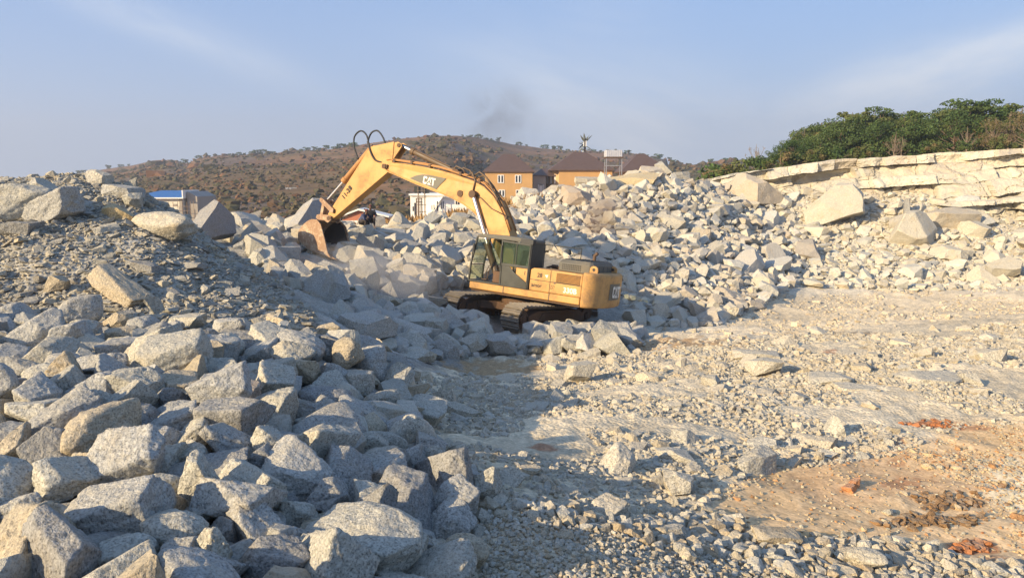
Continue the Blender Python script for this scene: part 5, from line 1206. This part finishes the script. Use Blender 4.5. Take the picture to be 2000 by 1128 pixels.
# --- boulders singled out from the photo: centre px, py, width, height in px, lift(0-1 of height above ground), kind, depth ratio, rz, rx, ry, tint, label, short name
GR, GRW, TAN, PINK, CRM, DRK, YEL, WHT = (0.405,0.39,0.345), (0.455,0.43,0.355), (0.44,0.37,0.26), (0.43,0.35,0.27), (0.52,0.475,0.375), (0.29,0.28,0.255), (0.54,0.42,0.23), (0.62,0.60,0.53)
BOULD = [
 (688,1085,335,165,'slab',.8,-8,10,-6,GRW,'largest pale slab boulder lying along the bottom edge','the big bottom slab'),
 (905,1092,98,92,'round',1,20,0,10,TAN,'rounded tan boulder at the foot of the near pile','the rounded tan boulder'),
 (742,935,125,112,'block',.9,25,12,-14,GR,'grey block perched on a leaning tan-sided boulder above the bottom slab','the perched grey block'),
 (712,1005,130,105,'wedge',.9,-20,-10,15,GRW,'leaning boulder propped under the perched grey block','the leaning propped boulder'),
 (885,992,95,118,'block',.8,-25,6,18,GR,'upright grey block on the right rim of the near pile','the upright rim block'),
 (803,990,84,72,'block',.9,40,8,0,GR,'squarish grey boulder left of the upright rim block','the squarish rim boulder'),
 (815,1062,92,78,'wedge',.9,10,0,-12,GR,'grey wedge boulder between the bottom slab and the rim block','the lower grey wedge'),
 (628,878,120,125,'block',.8,35,10,28,GRW,'pale block tilted on its corner in the middle of the near pile','the tilted corner block'),
 (525,880,105,115,'block',.9,-35,5,20,GRW,'broad-faced pale boulder left of the tilted corner block','the broad-faced boulder'),
 (392,950,115,150,'wedge',.8,10,5,10,GRW,'tall pale boulder standing in the lower near pile','the tall pale boulder'),
 (490,1032,118,138,'wedge',.8,-30,8,-10,GR,'dark-sided wedge boulder right of the tall pale boulder','the dark-sided wedge'),
 (215,1020,225,150,'block',.8,15,10,-10,GR,'large block with a flat sloping top in the lower left pile','the sloping-top block'),
 (335,1048,135,95,'round',.9,-10,5,5,GRW,'smooth-edged pale boulder below the sloping-top block','the smooth-edged boulder'),
 (412,1078,92,118,'point',.7,0,5,6,GRW,'pointed pale boulder standing near the bottom edge','the pointed pale boulder'),
 (245,1092,135,92,'block',.9,30,10,0,GRW,'pale block at the bottom edge below the sloping-top block','the bottom-edge block'),
 (330,838,118,82,'block',.9,20,10,-12,GR,'grey boulder with a dark right face in the middle left pile','the dark-faced boulder'),
 (245,790,100,118,'slab',.6,60,20,55,GRW,'tall flat-faced boulder leaning back in the left pile','the flat-faced leaner'),
 (142,806,135,66,'round',.7,-15,4,-8,GR,'long oval grey boulder in the left pile','the long oval boulder'),
 (182,848,104,92,'block',.9,30,5,10,TAN,'warm tan block under the long oval boulder','the warm tan block'),
 (328,708,165,115,'block',.9,25,14,-8,GRW,'biggest block of the upper near pile, with a flat facet','the big upper block'),
 (465,775,80,66,'block',.9,10,0,8,PINK,'pinkish tan boulder in the upper near pile','the pinkish tan boulder'),
 (412,757,82,78,'block',.8,40,6,22,GR,'grey block left of the pinkish tan boulder','the grey neighbour block'),
 (335,783,88,74,'wedge',.9,50,0,0,DRK,'darker wedge boulder below the big upper block','the darker wedge'),
 (100,890,125,60,'round',.7,10,0,10,GRW,'oval pale boulder near the left edge','the oval edge boulder'),
 (172,920,105,98,'block',.9,45,12,22,TAN,'tan-sided block right of the oval edge boulder','the tan-sided block'),
 (300,910,110,74,'block',.9,5,4,0,GRW,'stepped pale boulder above the sloping-top block','the stepped boulder'),
 (302,962,95,68,'round',.9,0,0,0,GRW,'small pale boulder behind the sloping-top block','the small pale boulder'),
 (110,728,95,78,'round',.9,20,0,0,GR,'grey boulder with a light scar in the upper left pile','the scarred boulder'),
 (48,795,76,62,'block',.9,10,0,0,GRW,'low pale block at the left edge','the low edge block'),
 (60,665,125,115,'block',.9,20,8,-10,GR,'large grey boulder high on the left edge of the near pile','the high left boulder'),
 (580,685,118,68,'round',.7,-10,4,20,GR,'long grey boulder at the top right of the near pile','the long top boulder'),
 (467,672,95,58,'slab',.8,-20,10,10,DRK,'dark flat boulder along the top of the near pile','the dark top slab'),
 (575,1012,95,92,'block',.9,0,0,-8,GRW,'pale boulder above the left end of the bottom slab','the slab-end boulder'),
 (700,815,135,92,'wedge',.9,20,6,-5,GR,'ridged grey boulder in the right part of the near pile','the ridged boulder'),
 (832,812,115,64,'slab',.9,-30,8,8,GRW,'flat pale boulder where the near pile meets the gravel','the flat rim boulder'),
 (955,948,78,92,'point',.7,15,10,15,GRW,'pointed boulder leaning out over the shaded gravel','the leaning point'),
 (850,905,78,82,'wedge',.8,70,0,10,GRW,'jagged pale boulder beside the perched grey block','the jagged pale boulder'),
 (28,1010,90,110,'block',.9,0,8,10,GR,'grey boulder cut by the left edge low in the picture','the low left-edge boulder'),
 (40,1080,110,90,'wedge',.9,30,8,0,TAN,'tan boulder in the bottom left corner','the corner boulder'),
 (220,690,95,66,'block',.9,30,8,8,GR,'grey block left of the big upper block','the upper left block'),
 (650,735,70,70,'block',.9,10,8,8,GR,'grey block below the long top boulder','the mid right block'),
 (310,445,138,66,'round',.55,-4,6,2,CRM,'long pale loaf-shaped boulder near the top of the rubble heap','the loaf-shaped boulder'),
 (226,416,66,40,'wedge',.7,10,0,0,YEL,'small yellow-stained rock above the loaf-shaped boulder','the yellow rock'),
 (226,562,170,46,'slab',.5,-27,0,24,TAN,'long tan slab sliding down the rubble heap','the long sliding slab'),
 (108,556,46,42,'block',.9,20,10,15,TAN,'tan cube-like rock on the rubble heap','the tan cube'),
 (298,592,30,64,'slab',.5,60,0,-28,GRW,'thin pale slab leaning on the rubble heap','the thin leaning slab'),
 (190,346,50,34,'block',.8,5,0,0,CRM,'pale squared block on the very top of the rubble heap','the summit block'),
 (95,408,120,66,'block',.7,-14,6,-18,GR,'long grey boulder sloping below the heap top','the long heap boulder'),
 (40,392,145,86,'block',.8,10,6,-10,GRW,'massive pale boulder on the heap at the left edge','the massive heap boulder'),
 (82,368,58,50,'wedge',.8,10,6,-10,GRW,'pale wedge boulder on the heap skyline','the skyline wedge'),
 (12,412,44,48,'block',.8,30,6,-10,DRK,'dark boulder half cut by the left edge on the heap','the dark edge boulder'),
 (28,448,90,40,'slab',.8,0,0,-6,DRK,'flat dark slab under the massive heap boulder','the flat dark slab'),
 (235,375,80,34,'slab',.8,0,4,4,GR,'flat-lying grey slabs stone beside the summit block','the flat summit stone'),
 (255,392,40,34,'block',.8,0,4,4,GRW,'blocky pale stone on the right shoulder of the heap','the shoulder stone'),
 (275,520,75,28,'slab',.8,-8,4,8,DRK,'dark slab above the long sliding slab','the dark mid slab'),
 (360,630,80,36,'block',.7,-8,4,0,GRW,'pale long stone where the heap meets the near pile','the pale long stone'),
 (645,655,52,62,'slab',.7,10,0,-12,TAN,'tan slab-like boulder alone in shade right of the near pile','the lone tan boulder'),
 (404,434,118,88,'wedge',.5,-115,8,8,(0.30,0.29,0.275),'huge smooth dark slab tilted behind the rubble heap','the huge dark slab'),
 (602,424,100,76,'wedge',.45,-140,8,10,(0.36,0.35,0.33),'dark slab with a light edge behind the digging bucket','the slab behind the bucket'),
 (694,460,44,42,'block',.9,25,4,10,CRM,'pale block on the crest in front of the two people','the crest block'),
 (679,487,48,38,'block',.9,0,4,0,CRM,'pale boulder between the bucket and the crest block','the bucket-side boulder'),
 (777,517,32,48,'point',.8,10,0,0,TAN,'tan upright boulder in the dust','the tan upright'),
 (745,540,42,34,'block',.8,20,0,8,PINK,'pinkish boulder left of the tan upright','the dusty pink boulder'),
 (820,505,44,48,'wedge',.9,30,0,8,CRM,'angular cream boulder right of the tan upright','the angular cream boulder'),
 (850,545,54,46,'block',.9,20,0,8,CRM,'cream boulder above the far track','the track-top boulder'),
 (1480,372,105,76,'wedge',.9,25,6,-4,(0.50,0.43,0.33),'big greyish pyramid boulder at the left end of the cliff','the left pyramid'),
 (1632,402,130,92,'wedge',.8,150,4,8,CRM,'massive wedge block fallen against the cliff','the massive fallen block'),
 (1792,450,110,84,'point',.8,20,4,-6,CRM,'large pyramid boulder on the scree','the scree pyramid'),
 (1772,408,36,54,'slab',.4,70,0,0,(0.36,0.35,0.32),'grey upright slab behind the scree pyramid','the grey upright slab'),
 (1902,404,64,46,'slab',.5,0,66,0,WHT,'whitest flat-faced rock below the cliff','the whitest rock'),
 (1860,425,110,56,'slab',.7,5,20,-4,(0.50,0.44,0.34),'broad tilted slab right of the scree pyramid','the broad scree slab'),
 (1240,352,110,30,'slab',.7,-6,8,-4,(0.60,0.48,0.28),'long tan slab along the crest of the big rubble pile','the crest slab'),
 (1298,330,46,28,'wedge',.8,-6,8,10,GRW,'grey boulder at the right end of the pile crest','the crest-end boulder'),
 (1150,357,60,26,'block',.8,0,0,0,CRM,'pale block on the left shoulder of the big rubble pile','the left shoulder block'),
 (1125,385,64,40,'block',.8,0,10,10,PINK,'reddish-tan boulder low on the left shoulder of the big pile','the reddish boulder'),
 (1480,688,100,38,'slab',.8,-6,0,0,CRM,'flat cream slab standing proud of the gravel','the flat gravel slab'),
 (1500,716,76,34,'block',.8,10,0,0,CRM,'cream block in front of the flat gravel slab','the gravel block'),
 (1322,882,92,52,'slab',.8,-6,0,4,CRM,'low cream slab on the gravel with a stone on it','the low gravel slab'),
 (1325,942,76,48,'block',.8,10,0,0,CRM,'squarish cream boulder below the low gravel slab','the squarish gravel boulder'),
 (1132,728,62,48,'block',.8,30,0,8,(0.47,0.43,0.34),'squat tan-grey boulder left of the sunlit gravel','the squat gravel boulder'),
 (1620,735,115,44,'slab',.8,0,0,0,CRM,'wide flat slab half sunk in the sunlit gravel','the wide sunk slab'),
 (1830,735,150,40,'slab',.8,0,0,0,CRM,'longest flat slab sunk in the gravel at right','the longest sunk slab'),
 (1675,755,90,28,'slab',.8,0,0,0,CRM,'thin flat slab in front of the wide sunk slab','the thin sunk slab'),
 (1940,695,70,34,'block',.8,0,0,0,CRM,'squat block at the right side of the gravel','the squat right block'),
 (1602,892,22,20,'round',.9,0,0,0,TAN,'small round tan stone standing alone on the clay','the lone round stone'),
 (1215,664,40,36,'wedge',.9,20,0,0,CRM,'bright wedge rock at the right end of the row before the tracks','the bright wedge rock'),
 (1192,645,34,34,'round',.9,20,0,0,TAN,'rounded striped rock just left of the bright wedge rock','the rounded striped rock'),
 (1115,655,76,40,'block',.9,0,0,0,GRW,'broad block in front of the near track','the broad track block'),
 (1060,630,52,44,'block',.9,30,0,10,GRW,'pale block against the near track','the near-track block'),
 (1695,1098,84,46,'round',.9,0,0,0,GRW,'largest pebble-strewn boulder on the bottom edge at right','the bottom right boulder'),
 (1955,1118,60,36,'wedge',.9,0,0,0,GRW,'grey wedge stone in the bottom right corner','the bottom right wedge'),
 (1520,1052,110,38,'slab',.7,8,4,6,TAN,'tan layered slab at the edge of the clay','the tan layered slab'),
]
R_pos, R_dim, R_rot, R_kind, R_var, R_tint, R_zone, R_hand = [], [], [], [], [], [], [], []
rg = np.random.default_rng(2024)
for i, b in enumerate(BOULD):
    px, py, w_, h_, kind, dr_, rz, rx, ry, tint, lab, short = b
    g = hit(px, py + h_ * 0.34)
    if lab.startswith('huge smooth dark'): g = at(px, py + 30, 31.0)
    if lab.startswith('dark slab with a light edge'): g = at(px, py + 24, 37.0)
    y_ = g[1]; W_ = w_ / F * y_ * 0.92; H_ = h_ / F * y_ * 0.92
    top = at(px, py, y_)
    if 'sunk' in short or 'gravel slab' in short: top[2] -= 0.35 * H_
    dims = np.array([W_, W_ * dr_ if kind != 'slab' or abs(rx) > 40 else W_ * dr_ * 0.8, H_])
    if kind == 'slab' and rx > 40: dims = np.array([W_ * 1.0, H_ * 1.15, H_ * 0.30])
    if kind == 'slab' and rx <= 40 and abs(ry) < 40: dims[2] = H_ * 0.85
    R_pos.append((top[0], y_ + dims[1] * 0.20, top[2])); R_dim.append(dims); R_rot.append((R(rz) if kind != 'x' else 0, R(rx), R(ry))); R_kind.append(KINDS.index(kind)); R_var.append(i % NV); R_tint.append(tint); R_zone.append('hand'); R_hand.append(i)
NH = len(BOULD)
H_pos = np.array(R_pos); H_r = np.array([0.5 * math.sqrt(d[0] * d[1]) * 0.8 for d in R_dim])

# --- the rest is thrown onto the ground zone by zone, big ones first
EXC = np.array([EXB.x, EXB.y])
class Grid:
    def __init__(s, cell): s.c = cell; s.d = {}
    def ok(s, x, y, r, k):
        ci, cj = int(x // s.c), int(y // s.c); m_ = int(math.ceil(2.2 * r / s.c)) + 1
        for i in range(ci - m_, ci + m_ + 1):
            for j in range(cj - m_, cj + m_ + 1):
                for (x2, y2, r2) in s.d.get((i, j), ()):
                    if (x - x2) ** 2 + (y - y2) ** 2 < ((r + r2) * k) ** 2: return False
        return True
    def put(s, x, y, r): s.d.setdefault((int(x // s.c), int(y // s.c)), []).append((x, y, r))
#           zone: [(size_min, size_max, tries, spacing, lift, tilt deg)], tints, kinds
SP = {
 'bench': ([(0.32,0.56,8500,.70,.42,36),(0.18,0.32,13000,.62,.16,40),(0.11,0.22,14000,.60,.08,40)], [GR,GRW,GR,GRW,GRW,TAN,DRK,(0.38,0.37,0.335)], [0,0,0,1,2,2,3,4]),
 'heap': ([(0.28,0.45,12,1.3,.12,18),(0.11,0.26,2600,.95,.12,28),(0.04,0.11,40000,.58,.15,34)], [(0.375,0.35,0.285),(0.41,0.375,0.295),(0.32,0.30,0.255),(0.44,0.385,0.28)], [1,1,0,0,2]),
 'mid': ([(0.75,1.35,1100,.66,.30,35),(0.4,0.75,5200,.62,.2,40),(0.18,0.4,7000,.6,.1,40)], [CRM,(0.48,0.445,0.375),GRW,(0.46,0.405,0.315),GR], [0,0,0,1,2,2,4]),
 'front': ([(0.50,0.95,1500,.64,.30,38),(0.28,0.5,4200,.6,.2,40),(0.12,0.28,4000,.6,.1,40)], [GRW,GR,(0.47,0.44,0.38)], [0,0,0,1,2,2,4]),
 'pile': ([(1.0,1.7,60,1.2,.25,30),(0.45,0.9,2400,.78,.28,38),(0.25,0.5,14000,.6,.2,42),(0.12,0.25,16000,.6,.12,40)], [CRM,CRM,(0.49,0.455,0.385),(0.46,0.405,0.325),(0.54,0.515,0.44)], [0,0,0,1,2,2,4]),
 'scree': ([(0.9,1.7,90,1.1,.2,25),(0.4,0.8,1800,.95,.2,32),(0.18,0.4,11000,.75,.15,38),(0.08,0.18,16000,.66,.1,38)], [CRM,CRM,(0.51,0.46,0.36),(0.54,0.515,0.43)], [0,0,1,1,2,4]),
 'gravel': ([(0.26,0.55,200,1.4,.02,18),(0.11,0.24,3000,1.05,.04,35),(0.03,0.10,52000,.72,.12,40)], [(0.49,0.44,0.345),(0.45,0.42,0.345),(0.51,0.455,0.35),(0.47,0.405,0.295)], [0,0,0,1,2,4]),
 'pebble': ([(0.12,0.20,500,1.0,.15,25),(0.06,0.14,11000,.68,.22,35),(0.025,0.06,26000,.66,.25,40)], [(0.47,0.41,0.30),(0.50,0.45,0.355),(0.44,0.36,0.245),(0.50,0.465,0.38)], [3,3,3,0,0]),
 'clay': ([(0.05,0.14,420,1.0,.1,25),(0.02,0.05,9000,.8,.15,30)], [(0.52,0.40,0.24),(0.50,0.45,0.33),(0.50,0.38,0.23),(0.44,0.25,0.12)], [3,0,1]),
 'road': ([(0.2,0.45,80,1.4,.05,20),(0.05,0.18,3800,.9,.1,30)], [(0.54,0.47,0.35),(0.50,0.42,0.30)], [0,1,2]),
}
grids = {}
big_grid = Grid(0.8)
for (x, y, z), r in zip(H_pos, H_r): big_grid.put(x, y, r)
PX, PD, PR_, PK, PVR, PT, PZ = [], [], [], [], [], [], []
# candidate positions once, uniform in plan over the visible wedge, then sorted into zones
def cands(n, ylo, yhi, zone_seed):
    r_ = np.random.default_rng(zone_seed); y = np.sqrt(r_.uniform(ylo ** 2, yhi ** 2, n)); u = r_.uniform(-0.86, 0.86, n); x = u * y
    z = fast_h(x, y); px, py, d = project(np.stack([x, y, z], 1)); return x, y, z, zone_of(px, py)
YR = {'bench': (2.9, 15.5), 'heap': (11, 22), 'mid': (24, 47), 'front': (17, 31), 'pile': (30, 58), 'scree': (40, 58), 'gravel': (5.5, 26), 'pebble': (3.4, 13), 'clay': (5, 14.5), 'road': (19, 42)}
for zi, (zn, (layers, tints, kinds)) in enumerate(SP.items()):
    ylo, yhi = YR[zn]
    for li, (s0, s1, want, spc, lift, tilt) in enumerate(layers):
        n_c = want * 3
        if li == 0: G = Grid(0.6 if layers[0][1] > 0.4 else 0.2)
        xs, ys_c, zs_c = [], [], []
        for rep in range(9):
            x, y, z, zz = cands(40000, ylo, yhi, 1000 * zi + 17 * li + rep)
            k = zz == zn; xs.append(x[k]); ys_c.append(y[k]); zs_c.append(z[k])
            if sum(map(len, xs)) > want: break
        x = np.concatenate(xs)[:want]; y = np.concatenate(ys_c)[:want]; z = np.concatenate(zs_c)[:want]
        sz = np.sort(s0 + (s1 - s0) * rg.uniform(0, 1, len(x)) ** 1.6)[::-1]
        gqx, gqy, gqd = project(np.stack([x, y, z], 1)); tp = gqy - sz * 0.55 * F / gqd
        keep = np.ones(len(x), bool)
        if zn in ('gravel', 'pebble', 'clay', 'road'):
            dens = fbm(xy3(x, y, 0.55), 3, 200 + zi)
            if zn == 'clay': keep &= (dens > -0.03) | (rg.uniform(0, 1, len(x)) < 0.16)
            elif li == 0: keep &= dens > -0.30
            elif li == 1: keep &= dens > -0.15
            else: keep &= dens > np.where(gqy > 900, -0.9, np.where(gqy > 730, -0.26, -0.08))
        if zn in ('gravel', 'front'): keep &= ((gqx - 955) / 100) ** 2 + ((gqy - 715) / 18) ** 2 > 1            # the bare sandy hump
        ex, ey = x - EXC[0], y - EXC[1]; ta, tb = ex * -0.63 + ey * -0.777, ex * 0.777 + ey * -0.63               # room for the tracks and the counterweight
        keep &= ~((np.abs(ta) < 2.75 + sz / 2) & (np.abs(tb) < 1.95 + sz * 0.3)); keep &= ~((sz > 0.28) & (np.hypot(ex, ey) < 3.6) & (ey > -1.5))
        keep &= ~((gqd < 34) & (gqx > 568) & (gqx < 700) & (tp < 522))                                             # the bucket hangs free here
        keep &= ~((gqd < 40.5) & (gqd > 30) & (gqx > 685) & (gqx < 742) & (tp < 436))                              # the two people show above the crest
        keep &= ~((gqd < 30) & (sz > 0.15) & (((gqx > 950) & (gqx < 1045) & (tp < 652)) | ((gqx >= 1045) & (gqx < 1175) & (tp < 630)) | ((gqx > 835) & (gqx <= 950) & (tp < 606))))
        x, y, z, sz = x[keep], y[keep], z[keep], sz[keep]
        for i in range(len(x)):
            r = sz[i] * 0.5
            if not big_grid.ok(x[i], y[i], r, 0.72 if sz[i] > 0.2 else 0.6): continue
            if not G.ok(x[i], y[i], r, spc): continue
            G.put(x[i], y[i], r)
            k_ = kinds[rg.integers(len(kinds))]
            a, b, c = rg.uniform(0.75, 1.45), rg.uniform(0.6, 1.1), rg.uniform(0.5, 0.95)
            if k_ == 1: c *= 0.5
            if zn == 'heap' and li > 0: c *= 0.75
            jit = rg.uniform(-0.10, 0.16) * sz[i] if lift > 0.15 else 0
            PX.append((x[i], y[i], z[i] + c * sz[i] * lift + jit)); PD.append((sz[i] * a, sz[i] * b, sz[i] * c))
            tl = R(tilt); PR_.append((rg.uniform(0, 6.283), rg.normal(0, tl * 0.6), rg.normal(0, tl * 0.6)))
            PK.append(k_); PVR.append(rg.integers(NV)); t_ = np.array(tints[rg.integers(len(tints))]) * rg.uniform(0.86, 1.12); PT.append(t_); PZ.append(zn)
for (bx, by, brx, bry, n_b, tnt) in ((1860, 980, 66, 12, 90, (0.27, 0.165, 0.085)), (1825, 1020, 95, 12, 130, (0.25, 0.155, 0.08)), (1900, 1068, 42, 12, 40, (0.42, 0.18, 0.08)), (1830, 827, 46, 7, 40, (0.43, 0.17, 0.07)), (1667, 952, 14, 5, 2, (0.48, 0.22, 0.10))):
    for _ in range(n_b):                                         # clods of brown and red earth
        g = hit(bx + brx * rg.normal(0, 0.5), by + bry * rg.normal(0, 0.5)); s_ = rg.uniform(0.03, 0.10) if n_b > 2 else 0.16
        PX.append((g[0], g[1], fast_h(g[:1], g[1:2])[0] + 0.15 * s_)); PD.append((s_ * 1.4, s_, s_ * 0.6)); PR_.append((rg.uniform(0, 6.28), rg.normal(0, .3), rg.normal(0, .3))); PK.append(0); PVR.append(rg.integers(NV)); PT.append(np.array(tnt) * rg.uniform(.8, 1.2)); PZ.append('clay')
POS = np.r_[H_pos, np.array(PX)]; DIM = np.r_[np.array(R_dim), np.array(PD)]; ROT = np.r_[np.array(R_rot), np.array(PR_)]
KND = np.r_[R_kind, PK].astype(int); VAR = np.r_[R_var, PVR].astype(int); TNT = np.r_[np.array(R_tint), np.array(PT)]; ZON = np.r_[R_zone, PZ]
print('rocks', len(POS), {k: int((ZON == k).sum()) for k in set(ZON)})
RM = rotm(ROT[:, 0], ROT[:, 1], ROT[:, 2])
# --- which 300 show largest: a small depth buffer of discs over the ground
SCB = 0.25; BW_, BH_ = 500, 282
px, py, dd = project(POS); rr = (DIM.prod(1) ** (1 / 3)) * 0.5 * F / dd
zb_ = np.full((BH_, BW_), 1e9); ib = np.full((BH_, BW_), -1)
gx_, gy_, gd_ = project(GV[:nu * nv]); ii = (gx_ * SCB).astype(int); jj = (gy_ * SCB).astype(int); k = (ii >= 0) & (ii < BW_) & (jj >= 0) & (jj < BH_)
np.minimum.at(zb_, (jj[k], ii[k]), gd_[k] + 0.6)
big = np.nonzero((rr > 6) & (px > -60) & (px < 2060) & (py < 1200))[0]
for q_ in big:
    x0, y0, r0 = px[q_] * SCB, py[q_] * SCB, max(rr[q_] * SCB, 0.8)
    i0, i1, j0, j1 = max(0, int(x0 - r0)), min(BW_, int(x0 + r0) + 2), max(0, int(y0 - r0)), min(BH_, int(y0 + r0) + 2)
    if i0 >= i1 or j0 >= j1: continue
    J, I = np.mgrid[j0:j1, i0:i1]; m_ = ((I + .5 - x0) ** 2 + (J + .5 - y0) ** 2 <= r0 * r0) & (zb_[j0:j1, i0:i1] > dd[q_] - 0.5 * DIM[q_].min())
    zb_[j0:j1, i0:i1][m_] = dd[q_] - 0.5 * DIM[q_].min(); ib[j0:j1, i0:i1][m_] = q_
vis = np.bincount(ib[ib >= 0].ravel(), minlength=len(POS)).astype(float)
vis[:NH] += 1e6
order = np.argsort(-vis)[:300]; order = [q_ for q_ in order if vis[q_] > 0]
# --- labels for those not singled out by hand: look + the nearest singled-out boulder
def tone(c):
    l = sum(c) / 3; warm = c[0] - c[2]
    if warm > 0.17: return 'tan'
    return 'dark grey' if l < 0.31 else 'grey' if l < 0.415 else 'pale grey' if warm < 0.115 else 'cream'
SHN = ['blocky', 'flat', 'wedge-shaped', 'rounded', 'pointed']
ZG = {'bench': 'boulders of the near pile', 'heap': 'stones on the left rubble heap', 'mid': 'boulders of the pile under the bucket', 'front': 'boulders in front of the tracks', 'pile': 'boulders of the big pile behind the excavator',
      'scree': 'boulders on the scree below the cliff', 'gravel': 'stones standing out of the gravel', 'pebble': 'stones near the bottom edge', 'clay': 'stones on the clay', 'road': 'stones on the quarry floor'}
taken = set(b[10] for b in BOULD); labels = {}
hx, hy = px[:NH], py[:NH]
def direction(dx, dy):
    ax_, ay_ = abs(dx), abs(dy)
    v = 'above' if dy < 0 else 'below'; h = 'left' if dx < 0 else 'right'
    if ax_ > 2.2 * ay_: return h + ' of'
    if ay_ > 2.2 * ax_: return v
    return f"{v} and {h} of"
for q_ in sorted(order, key=lambda a: -vis[a]):
    if q_ < NH: labels[q_] = BOULD[q_][10]; continue
    s_ = 2 * rr[q_]; size = 'large' if s_ > 95 else 'medium' if s_ > 52 else 'small'
    dist = np.hypot(hx - px[q_], hy - py[q_]); near = np.argsort(dist)
    done = None
    for lm in near[:14]:
        d_ = direction(px[q_] - hx[lm], py[q_] - hy[lm]); gap = dist[lm] - rr[q_] - rr[lm]
        for adv in (('just ',) if gap < 25 else ('a little way ',) if gap < 80 else ('well ',)):
            c_ = f"{size} {tone(TNT[q_])} {SHN[KND[q_]]} rock {adv}{d_} {BOULD[lm][11]}"
            if c_ not in taken and len(c_.split()) <= 16: done = c_; break
        if done: break
    if not done: done = f"{size} {tone(TNT[q_])} {SHN[KND[q_]]} rock between {BOULD[near[0]][11]} and {BOULD[near[1]][11]}"
    taken.add(done); labels[q_] = done
# --- the individual boulders
meshes = {}
def proto_mesh(kd, vr, sub):
    if (kd, vr, sub) not in meshes:
        V, Fc = rock_shape(100 + kd * 31 + vr * 7, sub, KINDS[kd]) if sub == 5 else poly_shape(100 + kd * 31 + vr * 7, KINDS[kd], True); meshes[(kd, vr, sub)] = raw_mesh('boulder', V, Fc, M['rock'], None, sub == 5)
    return meshes[(kd, vr, sub)]
for q_ in order:
    s_ = 2 * rr[q_]; sub = 5 if s_ > 56 and POS[q_][1] < 17 else 3
    o = bpy.data.objects.new('boulder', proto_mesh(KND[q_], VAR[q_], sub)); COL.objects.link(o)
    Mx = Matrix([[*(RM[q_][r_] * DIM[q_]), POS[q_][r_]] for r_ in range(3)] + [[0, 0, 0, 1]])
    o.matrix_world = Mx; o.color = (*TNT[q_], 1)
    zg = ZON[q_] if ZON[q_] != 'hand' else str(zone_of(np.array([px[q_]]), np.array([py[q_] + 10]))[0])
    tag(o, labels[q_], 'boulder', ZG.get(zg, 'boulders lying about the quarry'))
# --- everything smaller or hidden: rubble (broken rock of the piles) and gravel (ground cover), one object each
rest = np.ones(len(POS), bool); rest[order] = False; rest[:NH] = False
def stuff(name, sel):
    VV, FF, CC = [], [], []; off = 0
    for kd in range(5):
        for vr in range(NV):
            for lev, lo, hi in ((True, 9, 1e9), (False, 0, 9)):
                k = sel & (KND == kd) & (VAR == vr) & (rr >= lo) & (rr < hi); n_ = int(k.sum())
                if not n_: continue
                V0, F0 = poly_shape(100 + kd * 31 + vr * 7, KINDS[kd], lev)
                V = np.einsum('nij,nvj->nvi', RM[k], V0[None] * DIM[k][:, None]) + POS[k][:, None]
                VV.append(V.reshape(-1, 3)); FF.append((F0[None] + (off + np.arange(n_) * len(V0))[:, None, None]).reshape(-1, 3)); CC.append(np.repeat(TNT[k], len(V0), axis=0)); off += n_ * len(V0)
    tag(raw_obj(name, np.concatenate(VV), np.concatenate(FF), M['rubble'], None, np.concatenate(CC), False), kind='stuff')
gsel = np.isin(ZON, ['gravel', 'pebble', 'clay', 'road'])
stuff('rubble', rest & ~gsel); stuff('gravel', rest & gsel)
# ------------------------------------------------------------------ air: haze over the whole place, dust at the bucket, exhaust smoke
def vol_box(name, lo, hi, mat, label_kind='stuff'):
    o = MB().box(lo[0], hi[0], lo[1], hi[1], lo[2], hi[2]).build(name, mat); o['kind'] = label_kind; return o
m = bpy.data.materials.new('hazy_air'); m.use_nodes = True; n = Nodes(m.node_tree)
v = n.add('VolumePrincipled', Color=(0.80, 0.84, 0.92), Density=0.0006, Anisotropy=0.25)
n.add('OutputMaterial', Volume=v)
vol_box('haze', (-1500, -60, -4.2), (1200, 1600, 130), m)
def puff(name, c, r, color, dens, seed, scale, aniso=0.0, thr=(0.42, 0.72), absorb=None):
    """cloud whose density falls off from its middle and is torn by noise"""
    m = bpy.data.materials.new(name); m.use_nodes = True; n = Nodes(m.node_tree)
    p = n.add('TexCoord').outputs['Object']
    ln = n.add('VectorMath', dict(operation='LENGTH')); n.put(ln.inputs[0], p)
    fall = n.rng(ln.outputs['Value'], 0.25, 0.98, 1.0, 0.0)
    nz = n.noise(n.add('VectorMath', dict(operation='ADD'), i0=p, i1=(seed, seed * 1.7, -seed)), scale, 4, 0.6, 0.6)
    d = n.math('MULTIPLY', n.math('MULTIPLY', fall, n.rng(nz, thr[0], thr[1])), dens)
    v = n.add('VolumePrincipled', Color=color, Density=d, Anisotropy=aniso)
    if absorb: n.put(v.inputs['Absorption Color'], (*absorb, 1))
    n.add('OutputMaterial', Volume=v)
    V0, F0 = ICO[3]
    o = raw_obj(name, V0, F0, m); o.location = c; o.scale = r; o['kind'] = 'stuff'; return o
c = at(745, 548, 27.0); puff('dust_cloud', tuple(c), (2.9, 2.3, 1.35), (0.86, 0.83, 0.80), 0.55, 3.1, 1.3, thr=(0.36, 0.7))
c = at(680, 515, 30.0); puff('dust_cloud', tuple(c), (2.0, 1.6, 1.2), (0.80, 0.74, 0.68), 0.6, 5.3, 1.4, thr=(0.36, 0.7))
c = at(1185, 430, 42.0); puff('exhaust_smoke', tuple(c), (2.0, 1.6, 2.6), (0.50, 0.34, 0.24), 1.1, 8.2, 1.5, thr=(0.38, 0.70))
c = at(968, 235, 40.0); puff('exhaust_smoke', tuple(c), (3.0, 1.8, 2.9), (0.22, 0.20, 0.19), 0.36, 2.7, 1.7, thr=(0.40, 0.74))
